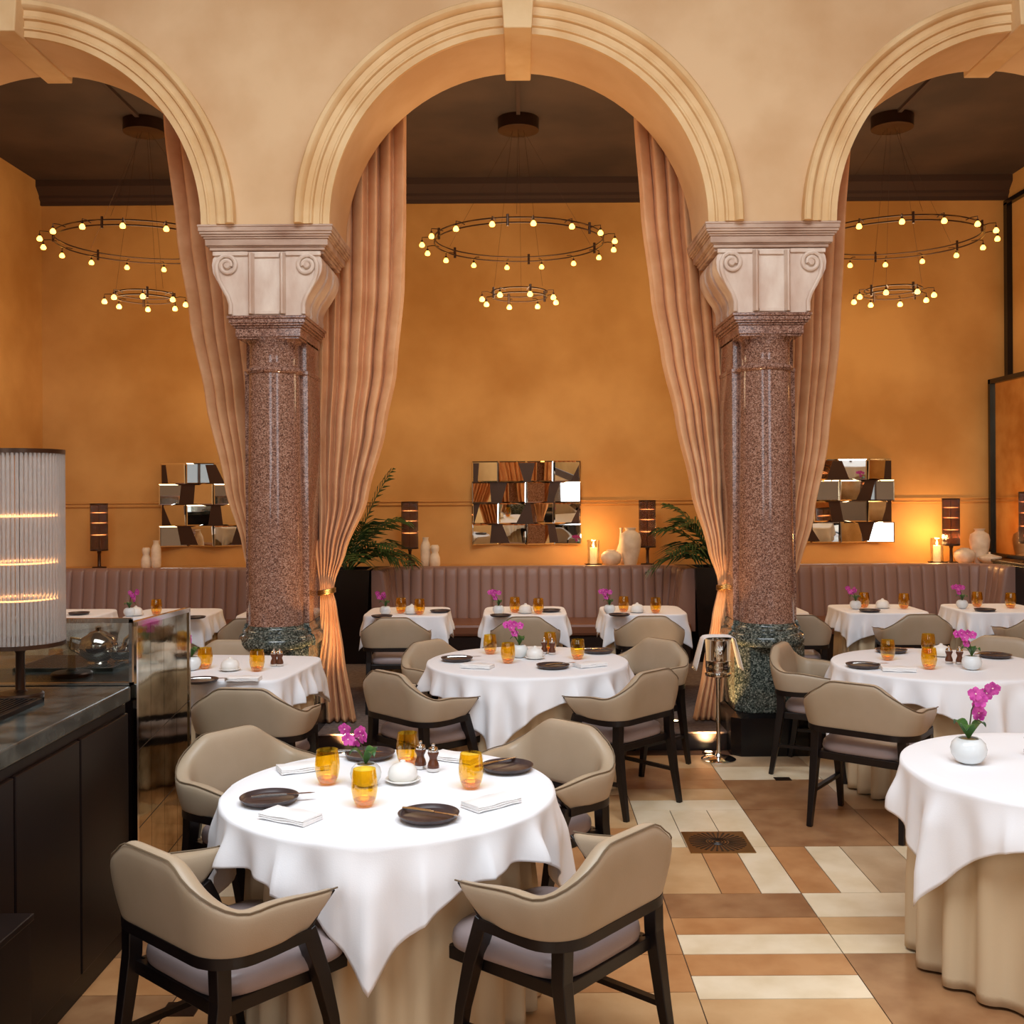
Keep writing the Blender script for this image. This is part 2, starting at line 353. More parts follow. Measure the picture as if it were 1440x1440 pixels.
# ---------------- columns ----------------
def make_column():
    root = empty('column')
    y0 = 7.47
    # black base and pier plinth
    def poly(hw, ch, ya, yb):      # plan with chamfered front corners
        return [(-hw, yb), (-hw, ya+ch), (-hw+ch, ya), (hw-ch, ya), (hw, ya+ch), (hw, yb)]
    def prism(mb, pl_, z0, z1, pl2=None):
        mb.rings([[(x, y, z0) for x, y in pl_], [(x, y, z1) for x, y in (pl2 or pl_)]])
    b = MB(); prism(b, poly(.29, .06, 7.30, 8.10), 0, .26); prism(b, poly(.29, .06, 7.30, 8.10), .26, .285, poly(.25, .08, 7.345, 8.06))
    b.build('base', M['black'], root, smooth=False)
    p = MB(); prism(p, poly(.245, .09, 7.35, 8.05), .285, .745); p.build('plinth', M['grey'], root, smooth=False, bevel=.006)
    # base mouldings: torus round the shaft with the flat pier behind
    t = MB(); cy = 7.53
    t.lathe([(.17,.745),(.245,.745),(.255,.76),(.262,.785),(.255,.81),(.24,.825),(.225,.83),(.222,.838),(.226,.85),(.222,.866),(.205,.875),(.198,.885),(.195,.9),(.17,.9)], 40, 0, cy)
    t.rings([[(x, y, z) for x, y in ((-h, 8.0+h-.225), (-h, 7.55), (h, 7.55), (h, 8.0+h-.225))] for h, z in ((.27,.745),(.275,.785),(.262,.82),(.24,.835),(.245,.855),(.232,.875),(.228,.9))])
    t.build('base_moulding', M['grey'], root)
    s = MB()
    s.lathe([(.192,.9),(.19,1.2),(.186,1.8),(.178,2.60),(.176,2.655),(.19,2.66),(.198,2.675),(.19,2.692),(.175,2.70),(.172,2.72),(.172,2.86),(.182,2.87),(.19,2.885),(.20,2.90)], 48, 0, cy)
    s.build('shaft', M['pink'], root, angle=50)
    q = MB(); q.box(-.225, .225, 7.58, 8.04, .9, 2.66); q.box(-.228, .228, 7.575, 8.045, 2.66, 2.69); q.box(-.215, .215, 7.59, 8.03, 2.69, 2.90)
    q.build('pier', M['pink'], root, smooth=False, bevel=.004)
    c = MB()
    for (h, ya, z0, z1) in ((.215,7.345,2.885,2.90),(.225,7.335,2.90,2.96),(.235,7.325,2.96,2.975),(.25,7.31,2.975,2.99),(.262,7.30,2.99,3.02),(.272,7.29,3.02,3.04)):
        c.box(-h, h, ya, 8.03+(h-.2)*.3, z0, z1)
    c.build('neck_block', M['pink'], root, smooth=False, bevel=.004)
    # carved capital: S-shaped console on both sides
    prof_r = [(.25,3.04),(.262,3.07),(.256,3.10),(.262,3.14),(.285,3.19),(.32,3.24),(.35,3.29),(.372,3.34),(.378,3.39),(.372,3.43),(.352,3.465),(.33,3.48)]
    def cprism(ya, yb, k=0):
        pts = [(x-k, z) for x, z in prof_r]+[(-x+k, z) for x, z in reversed(prof_r)]
        return [[(x, ya, z) for x, z in pts], [(x, yb, z) for x, z in pts]]
    k = MB(); k.rings(cprism(7.32, 7.50)); k.rings(cprism(7.50, 7.56, .02)); k.rings(cprism(7.56, 7.74)); k.rings(cprism(7.74, 7.80, .02)); k.rings(cprism(7.80, 8.0))
    cap = k.build('capital', M['stone'], root, angle=35)
    # front: fins, panel frames and the scrolls
    d = MB()
    for x in (-.108, .108):
        d.add([(x-.022,7.32,3.05),(x+.022,7.32,3.05),(x+.006,7.275,3.05),(x-.006,7.275,3.05),(x-.022,7.32,3.47),(x+.022,7.32,3.47),(x+.006,7.275,3.47),(x-.006,7.275,3.47)],
              [(0,3,2,1),(4,5,6,7),(0,1,5,4),(1,2,6,5),(2,3,7,6),(3,0,4,7)])
    d.box(-.085, .085, 7.305, 7.325, 3.05, 3.075); d.box(-.085, .085, 7.305, 7.325, 3.44, 3.47)
    for sx in (-1, 1):
        d.box(min(sx*.13, sx*.37), max(sx*.13, sx*.37), 7.305, 7.325, 3.452, 3.48)
    d.build('fin', M['stone'], cap, smooth=False, bevel=.003)
    for sx in (-1, 1):
        pts = []
        # ribbon down the outer edge, then curling into the eye
        edge = [(.272,3.05),(.272,3.12),(.29,3.175),(.325,3.235),(.352,3.29),(.366,3.345),(.366,3.39),(.35,3.43),(.315,3.452)]
        pts = [(sx*(x-.022), 7.312, z) for x, z in edge]
        cx, cz, r = .272, 3.385, .066
        for i in range(1, 30):
            a = PI*.5+ i/29*3.2*PI*.8
            rr = r*(1-i/29*.62)
            pts.append((sx*(cx-rr*math.cos(a)*-1), 7.312, cz+rr*math.sin(a)))
        e = MB(); e.tube(pts, [.015]*len(pts), 8); e.build('scroll', M['stone'], cap)
        e = MB(); e.lathe([(.0001,-.02),(.018,-.017),(.026,-.006),(.028,.004)], 16)
        o = e.build('scroll_eye', M['stone'], cap); o.location = (sx*.272, 7.315, 3.385); o.rotation_euler = (-PI/2, 0, 0)
        o.rotation_euler = (-PI/2, 0, 0)
    a = MB()
    for (h, ya, z0, z1) in ((.385,7.345,3.47,3.49),(.395,7.32,3.49,3.512),(.405,7.31,3.512,3.52),(.42,7.30,3.52,3.565),(.43,7.29,3.565,3.578),(.442,7.28,3.578,3.592),(.452,7.27,3.592,3.61),(.458,7.262,3.61,3.64),(.462,7.257,3.64,3.655)):
        a.box(-h, h, ya, 8.36-h+.06 if False else 8.0+(h-.385), z0, z1)
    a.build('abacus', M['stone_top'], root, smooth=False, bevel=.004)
    return root
for x, lab in ((-1.73, 'pink granite column with carved scroll capital, left of the two'), (1.73, 'pink granite column with scroll capital beside the champagne bucket stand'),
               (-5.19, 'pink granite column at the far left wall'), (5.19, 'pink granite column at the far right wall')):
    if abs(x) < 3: inst('column', make_column, (x, 0, 0), 0, lab, 'column', 'columns carrying the arches')

# ---------------- curtains ----------------
def curtain(name, outer, inner, label, sgn, tie, ytop=8.14, ylow=7.86, folds=8):
    # outer/inner: (photo row -> photo column) of the two edges; read at the curtain's own depth
    rows = []; NV, NU = 90, 150
    ytie = tie
    mb = MB(); rg = []
    for j in range(NV+1):
        py = 40+(1018-40)*j/NV
        t = (py-40)/(ytie-40)
        Y = ytop if py < 560 else ytop+(ylow-ytop)*smooth01((py-560)/(ytie-560))
        z = HC-(py-VY)*Y/FPX
        z = min(max(z, PZ+.012), 5.262)
        xo = (interp(outer, py)-VX)*Y/FPX; xi = (interp(inner, py)-VX)*Y/FPX
        wd = abs(xo-xi)
        near = math.exp(-((py-ytie)/30)**2)
        amp = .050*(1-near)*min(1, .35+wd/.5)+.008
        if py > ytie: amp = .010+.042*smooth01((py-ytie)/150)
        ring = []
        for i in range(NU+1):
            u = i/NU
            ph = u*(folds-3.2*smooth01((py-ytie)/130))*2*PI
            sway = .25*math.sin(py/140+u*5)
            f = 1-2*abs(math.sin((ph+sway)/2+.3*math.sin(ph*.37+1)))**.75+.3*math.sin(.43*ph+2)
            x = xo+(xi-xo)*(u+ .018*math.cos(ph)*1)
            ring.append((x, Y+f*amp, z))
        rg.append(ring)
    mb.rings(rg, close=False, cap=False)
    o = mb.build(name, M['curtain'], solid=.006, angle=180)
    tag(o, label, 'curtain', 'tied back arch curtains')
    xo = (interp(outer, ytie)-VX)*ylow/FPX; xi = (interp(inner, ytie)-VX)*ylow/FPX; z = HC-(ytie-VY)*ylow/FPX
    cx = (xo+xi)/2; hw = abs(xo-xi)/2+.012
    tb = MB()
    for dz in (-.012, .0, .012):
        tb.tube([(cx+hw*math.cos(a*2*PI/24), ylow+.045*math.sin(a*2*PI/24), z+dz+.012*math.cos(a*2*PI/24)) for a in range(24)], .008, 6, loop=True)
    tb.build('tieback', M['brass'], o)
    return o
curtain('curtain', [(40,578),(165,577),(300,576),(400,573),(520,561),(600,545),(700,518),(775,486),(815,471),(830,468),(850,473),(920,483),(1018,500)],
        [(40,425),(600,428),(760,442),(830,449),(900,450),(1018,448)], 'peach curtain tied back on the right side of the left column', 1, 830)
curtain('curtain', [(40,892),(168,893),(300,902),(420,916),(500,930),(590,950),(690,972),(775,996),(815,1009),(826,1010),(870,1001),(940,988),(1018,973)],
        [(40,1050),(600,1050),(760,1034),(826,1024),(900,1020),(1018,1012)], 'peach curtain tied back beside the champagne bucket stand', -1, 826)
curtain('curtain', [(40,226),(170,232),(330,250),(450,268),(560,290),(680,317),(765,342),(825,354),(900,350),(1018,346)],
        [(40,400),(600,398),(760,385),(825,372),(900,375),(1018,380)], 'peach curtain falling behind the left side of the left column', -1, 826)
curtain('curtain', [(40,1204),(190,1200),(330,1190),(480,1182),(620,1165),(730,1143),(795,1124),(826,1110),(900,1108),(1018,1112)],
        [(40,1082),(600,1080),(760,1070),(826,1088),(900,1080),(1018,1075)], 'peach curtain falling behind the right side of the right column', 1, 826)


# ---------------- chairs ----------------
def chair_path(y_tip, hw, yb, rad, nA=9, nC=7, nB=6):
    pts = []   # right tip -> back -> left tip ; each (x, y, nx, ny, d) d = length from the back centre
    arm = (y_tip-(yb+rad)); half = hw-rad
    for i in range(nA):
        t = i/nA; pts.append((hw, y_tip-arm*t, 1, 0, half+rad*PI/2+arm*(1-t)))
    for i in range(nC):
        a = PI/2*i/nC; pts.append((hw-rad+rad*math.cos(a), yb+rad-rad*math.sin(a), math.cos(a), -math.sin(a), half+rad*(PI/2-a)))
    for i in range(nB+1):
        t = i/nB; pts.append((half*(1-t), yb, 0, -1, half*(1-t)))
    return pts+[(-x, y, -nx, ny, d) for x, y, nx, ny, d in reversed(pts[:-1])]
def make_chair():
    root = empty('dining_chair')
    HW, YBK, RAD, YT = .278, -.26, .10, .135
    P = chair_path(YT, HW, YBK, RAD)
    dmax = P[0][4]
    def zt(d): return .812-.140*smooth01((d-.105)/.215)-.024*smooth01((d-.36)/.26)
    def zb(d): return .546+.006*smooth01((d-.3)/.3)
    mb = MB(); rg = []; pip = []
    for x, y, nx, ny, d in P:
        a, b = zb(d), zt(d); T = .058 if d < .42 else .058-.028*smooth01((d-.42)/(dmax-.42))
        back = 1-smooth01((d-.1)/.4)
        ring = []
        K = [(.0,.0),(.0,.04),(.0,.3),(.0,.6),(.0,.88),(.12,.965),(.5,1.0),(.88,.965),(1,.88),(1,.6),(1,.3),(1,.04),(.85,0),(.15,0)]
        for u, v in K:
            z = a+(b-a)*v
            lean = .045*back*(v-.1)+.008*(1-back)*v
            off = (1-u)*T-.5*T+lean          # u=0 outer, u=1 inner
            yy = y
            if y > -.10:
                f = (y+.10)/(YT+.10); yy = y-(1-v)*f*.105
            bulge = .006*math.sin(PI*v)*(1 if u < .5 else -1)
            ring.append((x+nx*(off+bulge), yy+ny*(off+bulge), z))
        rg.append(ring); q = ring[5]; pip.append((q[0], q[1], q[2]))
    mb.rings(rg)
    back = mb.build('backrest', M['leather'], root, angle=70, sub=1)
    pm = MB(); pm.tube([Vector(q)+Vector((0,0,.002)) for q in pip], .0028, 5); pm.build('piping', M['piping'], back)
    # dark rail under the shell
    r = MB(); rr = []
    for x, y, nx, ny, d in P:
        z1 = zb(d)+.003; z0 = z1-.032; y2 = y if y < -.10 else y-(y+.10)/(YT+.10)*.105
        o1, o2 = .027, -.022
        rr.append([(x+nx*o1, y2+ny*o1, z0), (x+nx*o1, y2+ny*o1, z1), (x+nx*o2, y2+ny*o2, z1), (x+nx*o2, y2+ny*o2, z0)])
    r.rings(rr); r.build('back_rail', M['wood'], root, smooth=True, angle=35)
    # seat cushion
    s = MB(); rg = []
    def outline(sc, z, n=48):
        o = []
        for k in range(n):
            a = 2*PI*k/n; c, q = math.cos(a), math.sin(a); e = 2/5.0
            x = math.copysign(abs(c)**e, c)*.25; y = math.copysign(abs(q)**e, q)*.24
            x *= 1+.05*(y/.24)
            o.append((x*sc, .005+y*sc, z))
        return o
    for sc, z in ((.0,.400),(.93,.400),(.985,.408),(1.0,.428),(.985,.450),(.94,.464),(.8,.475),(.5,.484),(.2,.487),(0.001,.488)): rg.append(outline(max(sc,.001), z))
    s.rings(rg); s.build('seat', M['seat'], root, angle=80)
    f = MB()
    for (a, b, c, d) in ((-.225,.225,.20,.228),(-.225,.225,-.235,-.205),(.205,.235,-.22,.22),(-.235,-.205,-.22,.22)): f.box(a, b, c, d, .362, .403)
    f.build('seat_frame', M['wood'], root, smooth=False, bevel=.003)
    for sx in (-1, 1):
        l = MB(); l.tube([(sx*.268,.17,0),(sx*.264,.13,.25),(sx*.262,.09,.40),(sx*.266,.05,.50),(sx*.274,.028,.552)], [.014,.019,.023,.025,.024], sq=1.0)
        l.tube([(sx*.279,.022,.545),(sx*.281,.070,.595),(sx*.2825,.126,.640)], [.017,.0135,.010], sq=.4)
        l.build('leg', M['wood'], root, smooth=False, bevel=.003)
        l = MB(); l.tube([(sx*.25,-.30,0),(sx*.245,-.265,.2),(sx*.24,-.235,.42),(sx*.235,-.235,.545)], [.014,.019,.023,.024], sq=1.0)
        l.build('leg', M['wood'], root, smooth=False, bevel=.003)
        l = MB(); l.tube([(sx*.264,.14,.19),(sx*.245,-.265,.19)], .013, sq=.7); l.build('stretcher', M['wood'], root, smooth=False)
    return root
def chair(x, y, fx, fy, label, group, z=0, scale=1):
    return inst('chair', make_chair, (x, y, z), math.atan2(-fx, fy), label, 'chair', group, scale)
g1, g2, g3, g5, g6 = 'chairs at the front round table', 'chairs at the middle round table', 'chairs at the right-hand round table', 'chairs at the square table', 'chairs facing the banquette'
chair(-.865, 3.29, .66, .75, 'taupe armchair at the lower left beside the dark counter, its back to us', g1)
chair(.085, 3.39, -.76, .64, 'taupe armchair at the bottom centre, its back to us, right of the hanging cloth corner', g1)
chair(-1.03, 4.42, .78, -.60, 'taupe armchair behind the front round table on its left, beside the mirrored screen', g1)
chair(.0, 4.50, -.70, -.70, 'taupe armchair behind the front round table on its right, seen from the front', g1)
chair(-.54, 6.27, .72, .69, 'taupe armchair at the middle round table, near left, its back to us', g2)
chair(.53, 6.27, -.72, .69, 'taupe armchair at the middle round table, near right, its back to us', g2)
chair(-.41, 7.12, .75, -.62, 'taupe armchair on the far left of the middle round table', g2)
chair(.72, 7.12, -.75, -.62, 'taupe armchair on the far right of the middle round table', g2)
chair(1.94, 5.86, .62, .76, 'taupe armchair at the right-hand round table, its back to us on open tiles', g3)
chair(1.98, 6.93, .84, -.45, 'taupe armchair in front of the right column plinth', g3)
chair(3.12, 7.10, -.62, -.78, 'pale taupe armchair on the far side of the right-hand round table', g3)
chair(-1.43, 5.88, .12, .99, 'taupe armchair before the square table, its back to us, left of the column foot', g5)
chair(-2.02, 7.10, -.05, -1, 'taupe armchair on the far side of the square table', g5)

# ---------------- tables ----------------
def table(x, y, r, top, yaw, cloth_side, label, group, shape='round', zb=0, seed=1, skirt_r=None, folds=24, name='dining_table', cyaw=None, clabel=None, drop_amp=1.0):
    rnd = random.Random(seed)
    root = empty(name, (x, y, zb), yaw, label, 'table', group)
    h = top-zb
    def R(th):
        if shape == 'round': return r
        c, s = abs(math.cos(th)), abs(math.sin(th)); return r*(c**7+s**7)**(-1/7)
    t = MB(); n = 64
    t.rings([[(R(2*PI*k/n)*q*math.cos(2*PI*k/n), R(2*PI*k/n)*q*math.sin(2*PI*k/n), z) for k in range(n)] for q, z in ((.97,h-.03),(.985,h-.028),(.985,h-.006),(.97,h-.004))])
    t.build('tabletop', M['wood'], root)
    p = MB(); p.lathe([(.001,.0),(.24,.0),(.24,.02),(.05,.04),(.04,.06),(.04,h-.04),(.12,h-.03)], 24); p.build('pedestal', M['wood'], root)
    # pleated floor-length skirt
    sk = MB(); rg = []; NU = 240; ph = rnd.random()*6
    for j, v in enumerate([0,.03,.1,.25,.45,.65,.82,.95,1]):
        ring = []
        for i in range(NU):
            th = 2*PI*i/NU; base = (skirt_r or .93)*R(th)
            a = (.004+.022*smooth01(v*1.6))*(1+.5*math.sin(3*th+ph))
            f = math.sin(folds*th+.9*math.sin(3*th+ph)+.8*math.sin(5*th+1)+.25*v)
            f = math.copysign(abs(f)**.75, f)
            rr = base+a*f+.012*v
            ring.append((rr*math.cos(th), rr*math.sin(th), h-.02-(h-.032)*v))
        rg.append(ring)
    sk.rings(rg, cap=False); o = sk.build('skirt', M['skirt'], root, angle=180, solid=.004)
    # linen cloth: lies on the table, a thing of its own
    cy = cyaw if cyaw is not None else 0
    def C(th):
        a = th-cy; return cloth_side/2/max(abs(math.cos(a)), abs(math.sin(a)))
    cl = MB(); rg = []; NU = 288
    ph1, ph2 = rnd.random()*6, rnd.random()*6
    for q in (.02, .5, .9): rg.append([(R(2*PI*i/NU)*q*math.cos(2*PI*i/NU), R(2*PI*i/NU)*q*math.sin(2*PI*i/NU), h+.001) for i in range(NU)])
    NV = 22
    for j in range(NV+1):
        v = j/NV; ring = []
        for i in range(NU):
            th = 2*PI*i/NU; L = C(th)-R(th); Lm = .5*cloth_side-r
            d = L*v
            if d < .015: rad, z = R(th)-.004+d*.6, h+.002-d*.25
            else: rad, z = R(th)+.006, h-.002-(d-.012)
            s = smooth01((d-.006)/.16)
            k = 1.0
            w1 = math.sin(13*th+ph1+1.2*math.sin(2*th+ph2))+.6*math.sin(23*th+ph2+math.sin(3*th))
            a2 = (th-cy) % (PI/2); corner = math.exp(-((a2-PI/4)/.20)**2)
            w2 = math.cos((a2-PI/4)*22)
            w1 = 1.1-2.0*abs(math.sin(.5*(15*th+ph1+1.3*math.sin(2*th+ph2))))**.8+.5*math.sin(23*th+ph2+math.sin(3*th))
            rad += s*(.030*w1*drop_amp*(1-.5*corner)+.050*w2*corner*min(1, d*3)+.022)+.10*max(0, d)*(.35 if corner > .3 else .45)
            z += .0
            ring.append((rad*math.cos(th), rad*math.sin(th), z))
        rg.append(ring)
    cl.rings(rg, close=True, cap=False)
    # close the middle
    nn = len(cl.v); cl.v.append((0, 0, h+.001)); 
    for i in range(NU): cl.f.append((nn, i, (i+1) % NU)); cl.m.append(0)
    o = cl.build('tablecloth', M['cloth'], angle=180, solid=.003)
    o.location = (x, y, zb); o.rotation_euler = (0, 0, yaw)
    tag(o, clabel, 'tablecloth', 'white cloths on '+group)
    return root
TOP = .752
gr, gb = 'the round tables', 'the banquette tables'
table(-.48, 3.86, .592, TOP, 0, 1.47, 'large round dining table in front with a beige floor-length skirt', gr, seed=4, cyaw=PI/4+.02, skirt_r=.84, clabel='white linen cloth on the front round table, its corner hanging towards us')
table(.036, 6.75, .63, TOP, 0, 1.56, 'round dining table in the middle, before the centre banquette', gr, seed=8, cyaw=PI/4-.30, skirt_r=.88, clabel='white linen cloth on the middle round table')
table(2.56, 6.55, .63, TOP, 0, 1.56, 'round dining table at the right, behind the near armchair', gr, seed=12, cyaw=PI/4+.12, skirt_r=.86, clabel='white linen cloth on the right-hand round table behind the near armchair')
table(2.09, 4.09, .60, TOP, 0, 1.50, 'round dining table cut off by the right edge, with a beige pleated skirt', gr, seed=6, cyaw=-.5, skirt_r=.91, folds=22, clabel='white linen cloth on the round table at the right edge')
table(-1.80, 6.58, .47, TOP, -.12, 1.30, 'square dining table in front of the left column', 'the square tables', 'square', seed=3, skirt_r=.9, clabel='white linen cloth on the square table by the left column')
table(-3.15, 5.95, .47, TOP, -.05, 1.30, 'square dining table behind the counter lamp', 'the square tables', 'square', seed=5, skirt_r=.9, clabel='white linen cloth on the square table behind the counter lamp')
BT = .815; BY = 9.0
bt = [(-.955, 'at the left end of the centre banquette', 21), (.03, 'in the middle of the centre banquette', 22), (1.02, 'at the right end of the centre banquette', 23),
      (2.02, 'just behind the right column', 24), (3.0, 'before the right banquette under the tiled mirror', 25), (3.98, 'before the right banquette, cut off by the frame', 26),
      (-2.0, 'just behind the left column', 27), (-2.93, 'before the left banquette', 28), (-3.85, 'at the far left, behind the counter lamp', 29)]
for i, (x, w_, sd) in enumerate(bt):
    table(x, BY, .34, BT, 0, 1.02, 'small square table '+w_, gb, 'square', zb=PZ, seed=sd, skirt_r=.86, folds=20, name='banquette_table', clabel='white cloth on the small table '+w_, drop_amp=.5)
for x, lab in ((-.97, 'brown-taupe armchair on the platform, facing the left table of the centre banquette'), (.03, 'brown-taupe armchair on the platform, facing the middle table of the centre banquette'), (.99, 'brown-taupe armchair on the platform, facing the right table of the centre banquette'),
               (2.12, 'brown-taupe armchair half hidden by the right column'), (3.05, 'brown-taupe armchair on the platform behind the right-hand round table'), (4.0, 'brown-taupe armchair on the platform, cut off by the right edge'), (-2.07, 'brown-taupe armchair half hidden by the left column')):
    chair(x, 8.40, 0, 1, lab, g6, PZ, (.84, .92, .92))

# ---------------- banquettes ----------------
def banquette(x0, x1, label, nch):
    root = empty('banquette', ((x0+x1)/2, 10.8, PZ), 0, label, 'banquette', 'channelled leather banquettes')
    hw = (x1-x0)/2; H = LEDGE-PZ+.03
    # path along the back with rounded ends coming forward
    R_ = .30; y0 = .28
    path = []
    def addp(x, y, nx, ny): path.append((x, y, nx, ny))
    L = [( -hw, y0-.55), (-hw, y0-R_)]
    seg = []
    n1 = 2
    pts = []
    s_len = 2*(hw-R_); q = R_*PI/2; e = .25
    tot = s_len+2*q+2*e; N = nch*12
    for i in range(N+1):
        s = tot*i/N
        if s < e: p = (-hw, y0-R_-(e-s), 1, 0)
        elif s < e+q:
            a = (s-e)/R_; p = (-hw+R_-R_*math.cos(a), y0-R_+R_*math.sin(a), math.cos(a), -math.sin(a))
        elif s < e+q+s_len: p = (-hw+R_+(s-e-q), y0, 0, -1)
        elif s < e+2*q+s_len:
            a = (s-e-q-s_len)/R_; p = (hw-R_+R_*math.sin(a), y0-R_+R_*math.cos(a), -math.sin(a), -math.cos(a))
        else: p = (hw, y0-R_-(s-e-2*q-s_len), -1, 0)
        pts.append((p, i/12))
    rg = []
    for (x, y, nx, ny), c in pts:
        b = abs(math.sin(PI*c))**.28*.018
        ring = []
        for z, o, k in ((.30,.17,1),(.40,.165,1),(.55,.14,1),(.7,.115,1),(.82,.10,1),(H-.035,.09,1),(H-.008,.075,.8),(H,.05,.3),(H,-.02,0),(.30,-.02,0)):
            oo = o-.018+b*k
            ring.append((x+nx*oo, y+ny*oo, z))
        rg.append(ring)
    mb = MB(); mb.rings(rg); mb.build('backrest', M['banq'], root, angle=60)
    s = MB(); s.box(-hw+.02, hw-.02, -.42, y0-.1, .28, .40); s.build('seat_cushion', M['banqseat'], root, smooth=False, bevel=.03)
    s = MB(); s.box(-hw+.03, hw-.03, -.38, y0-.1, 0, .28); s.build('base', M['dark'], root, smooth=False)
    return root
banquette(-1.44, 1.68, 'mauve leather banquette with vertical channels in the centre bay', 33)
banquette(2.26, 4.86, 'mauve leather banquette with vertical channels in the right bay', 27)
banquette(-4.95, -1.98, 'mauve leather banquette with vertical channels in the left bay', 31)
# ---------------- tableware ----------------
def make_tumbler():
    o = MB().lathe([(.0001,.002),(.020,.002),(.027,.006),(.034,.022),(.0385,.045),(.0390,.062),(.0365,.088),(.0335,.108),(.0325,.108),(.0355,.088),(.0378,.062),(.0372,.045),(.033,.026),(.026,.016),(.0001,.014)], 28).build('tumbler', M['amber'], angle=70)
    b = MB().lathe([(.0001,.0025),(.019,.0025),(.026,.0068),(.0315,.0195),(.029,.0185),(.0001,.0135)], 24).build('base', M['amber_base'], o, angle=70)
    return o
def make_plate():
    o = MB().lathe([(.0001,.001),(.06,.001),(.09,.004),(.100,.016),(.1015,.020),(.097,.020),(.090,.009),(.084,.006),(.0001,.006)], 40).build('side_plate', M['plate'], angle=60)
    return o
def make_knife():
    o = MB(); o.tube([(-.10,0,.004),(-.06,0,.006),(.0,0,.006),(.02,0,.005)], [.004,.006,.005,.004], 6)
    o = o.build('handle', M['steel'])
    r = empty('butter_knife'); o.parent = r
    b = MB(); b.add([(.02,-.007,.004),(.10,-.008,.004),(.118,.0,.004),(.10,.006,.004),(.02,.005,.004),(.02,-.007,.0065),(.10,-.008,.0055),(.118,.0,.005),(.10,.006,.0055),(.02,.005,.0065)],
        [(0,1,2,3,4),(9,8,7,6,5),(0,5,6,1),(1,6,7,2),(2,7,8,3),(3,8,9,4),(4,9,5,0)]); b.build('blade', M['steel'], r, smooth=False)
    return r
def make_napkin():
    mb = MB()
    for k, (a, b, z0, z1) in enumerate(((-.048,.048,0,.0072),(-.048,.046,.0072,.0144),(-.048,.045,.0144,.020))):
        rg = []
        for i in range(9):
            x = -.095+.19*i/8; wv = .0015*math.sin(i*1.3+k)
            rg.append([(x, a, z0+wv),(x, a-.004, (z0+z1)/2+wv),(x, a, z1+wv),(x, b, z1-.001+wv),(x, b+.002, (z0+z1)/2),(x, b, z0+wv)])
        mb.rings(rg)
    return mb.build('folded_napkin', M['napwhite'], angle=60)
def make_dome():
    r = empty('butter_dish')
    MB().lathe([(.0001,.001),(.045,.001),(.058,.006),(.066,.012),(.064,.014),(.05,.009),(.0001,.008)], 32).build('saucer', M['ceramic'], r)
    MB().lathe([(.048,.0095),(.054,.018),(.055,.034),(.050,.050),(.038,.062),(.020,.068),(.011,.072),(.009,.079),(.0001,.081)], 32).build('lid', M['ceramic'], r)
    return r
def make_mill():
    r = empty('pepper_mill')
    MB().lathe([(.0001,.0),(.023,.0),(.023,.012),(.0001,.012)], 20).build('foot_band', M['chrome'], r)
    MB().lathe([(.021,.012),(.023,.018),(.020,.03),(.015,.042),(.0145,.05),(.020,.062),(.022,.068),(.020,.073),(.0001,.074)], 20).build('body', M['millwood'], r)
    MB().lathe([(.019,.074),(.020,.078),(.017,.088),(.008,.092),(.005,.094),(.007,.099),(.006,.104),(.0001,.106)], 20).build('cap', M['chrome'], r)
    return r
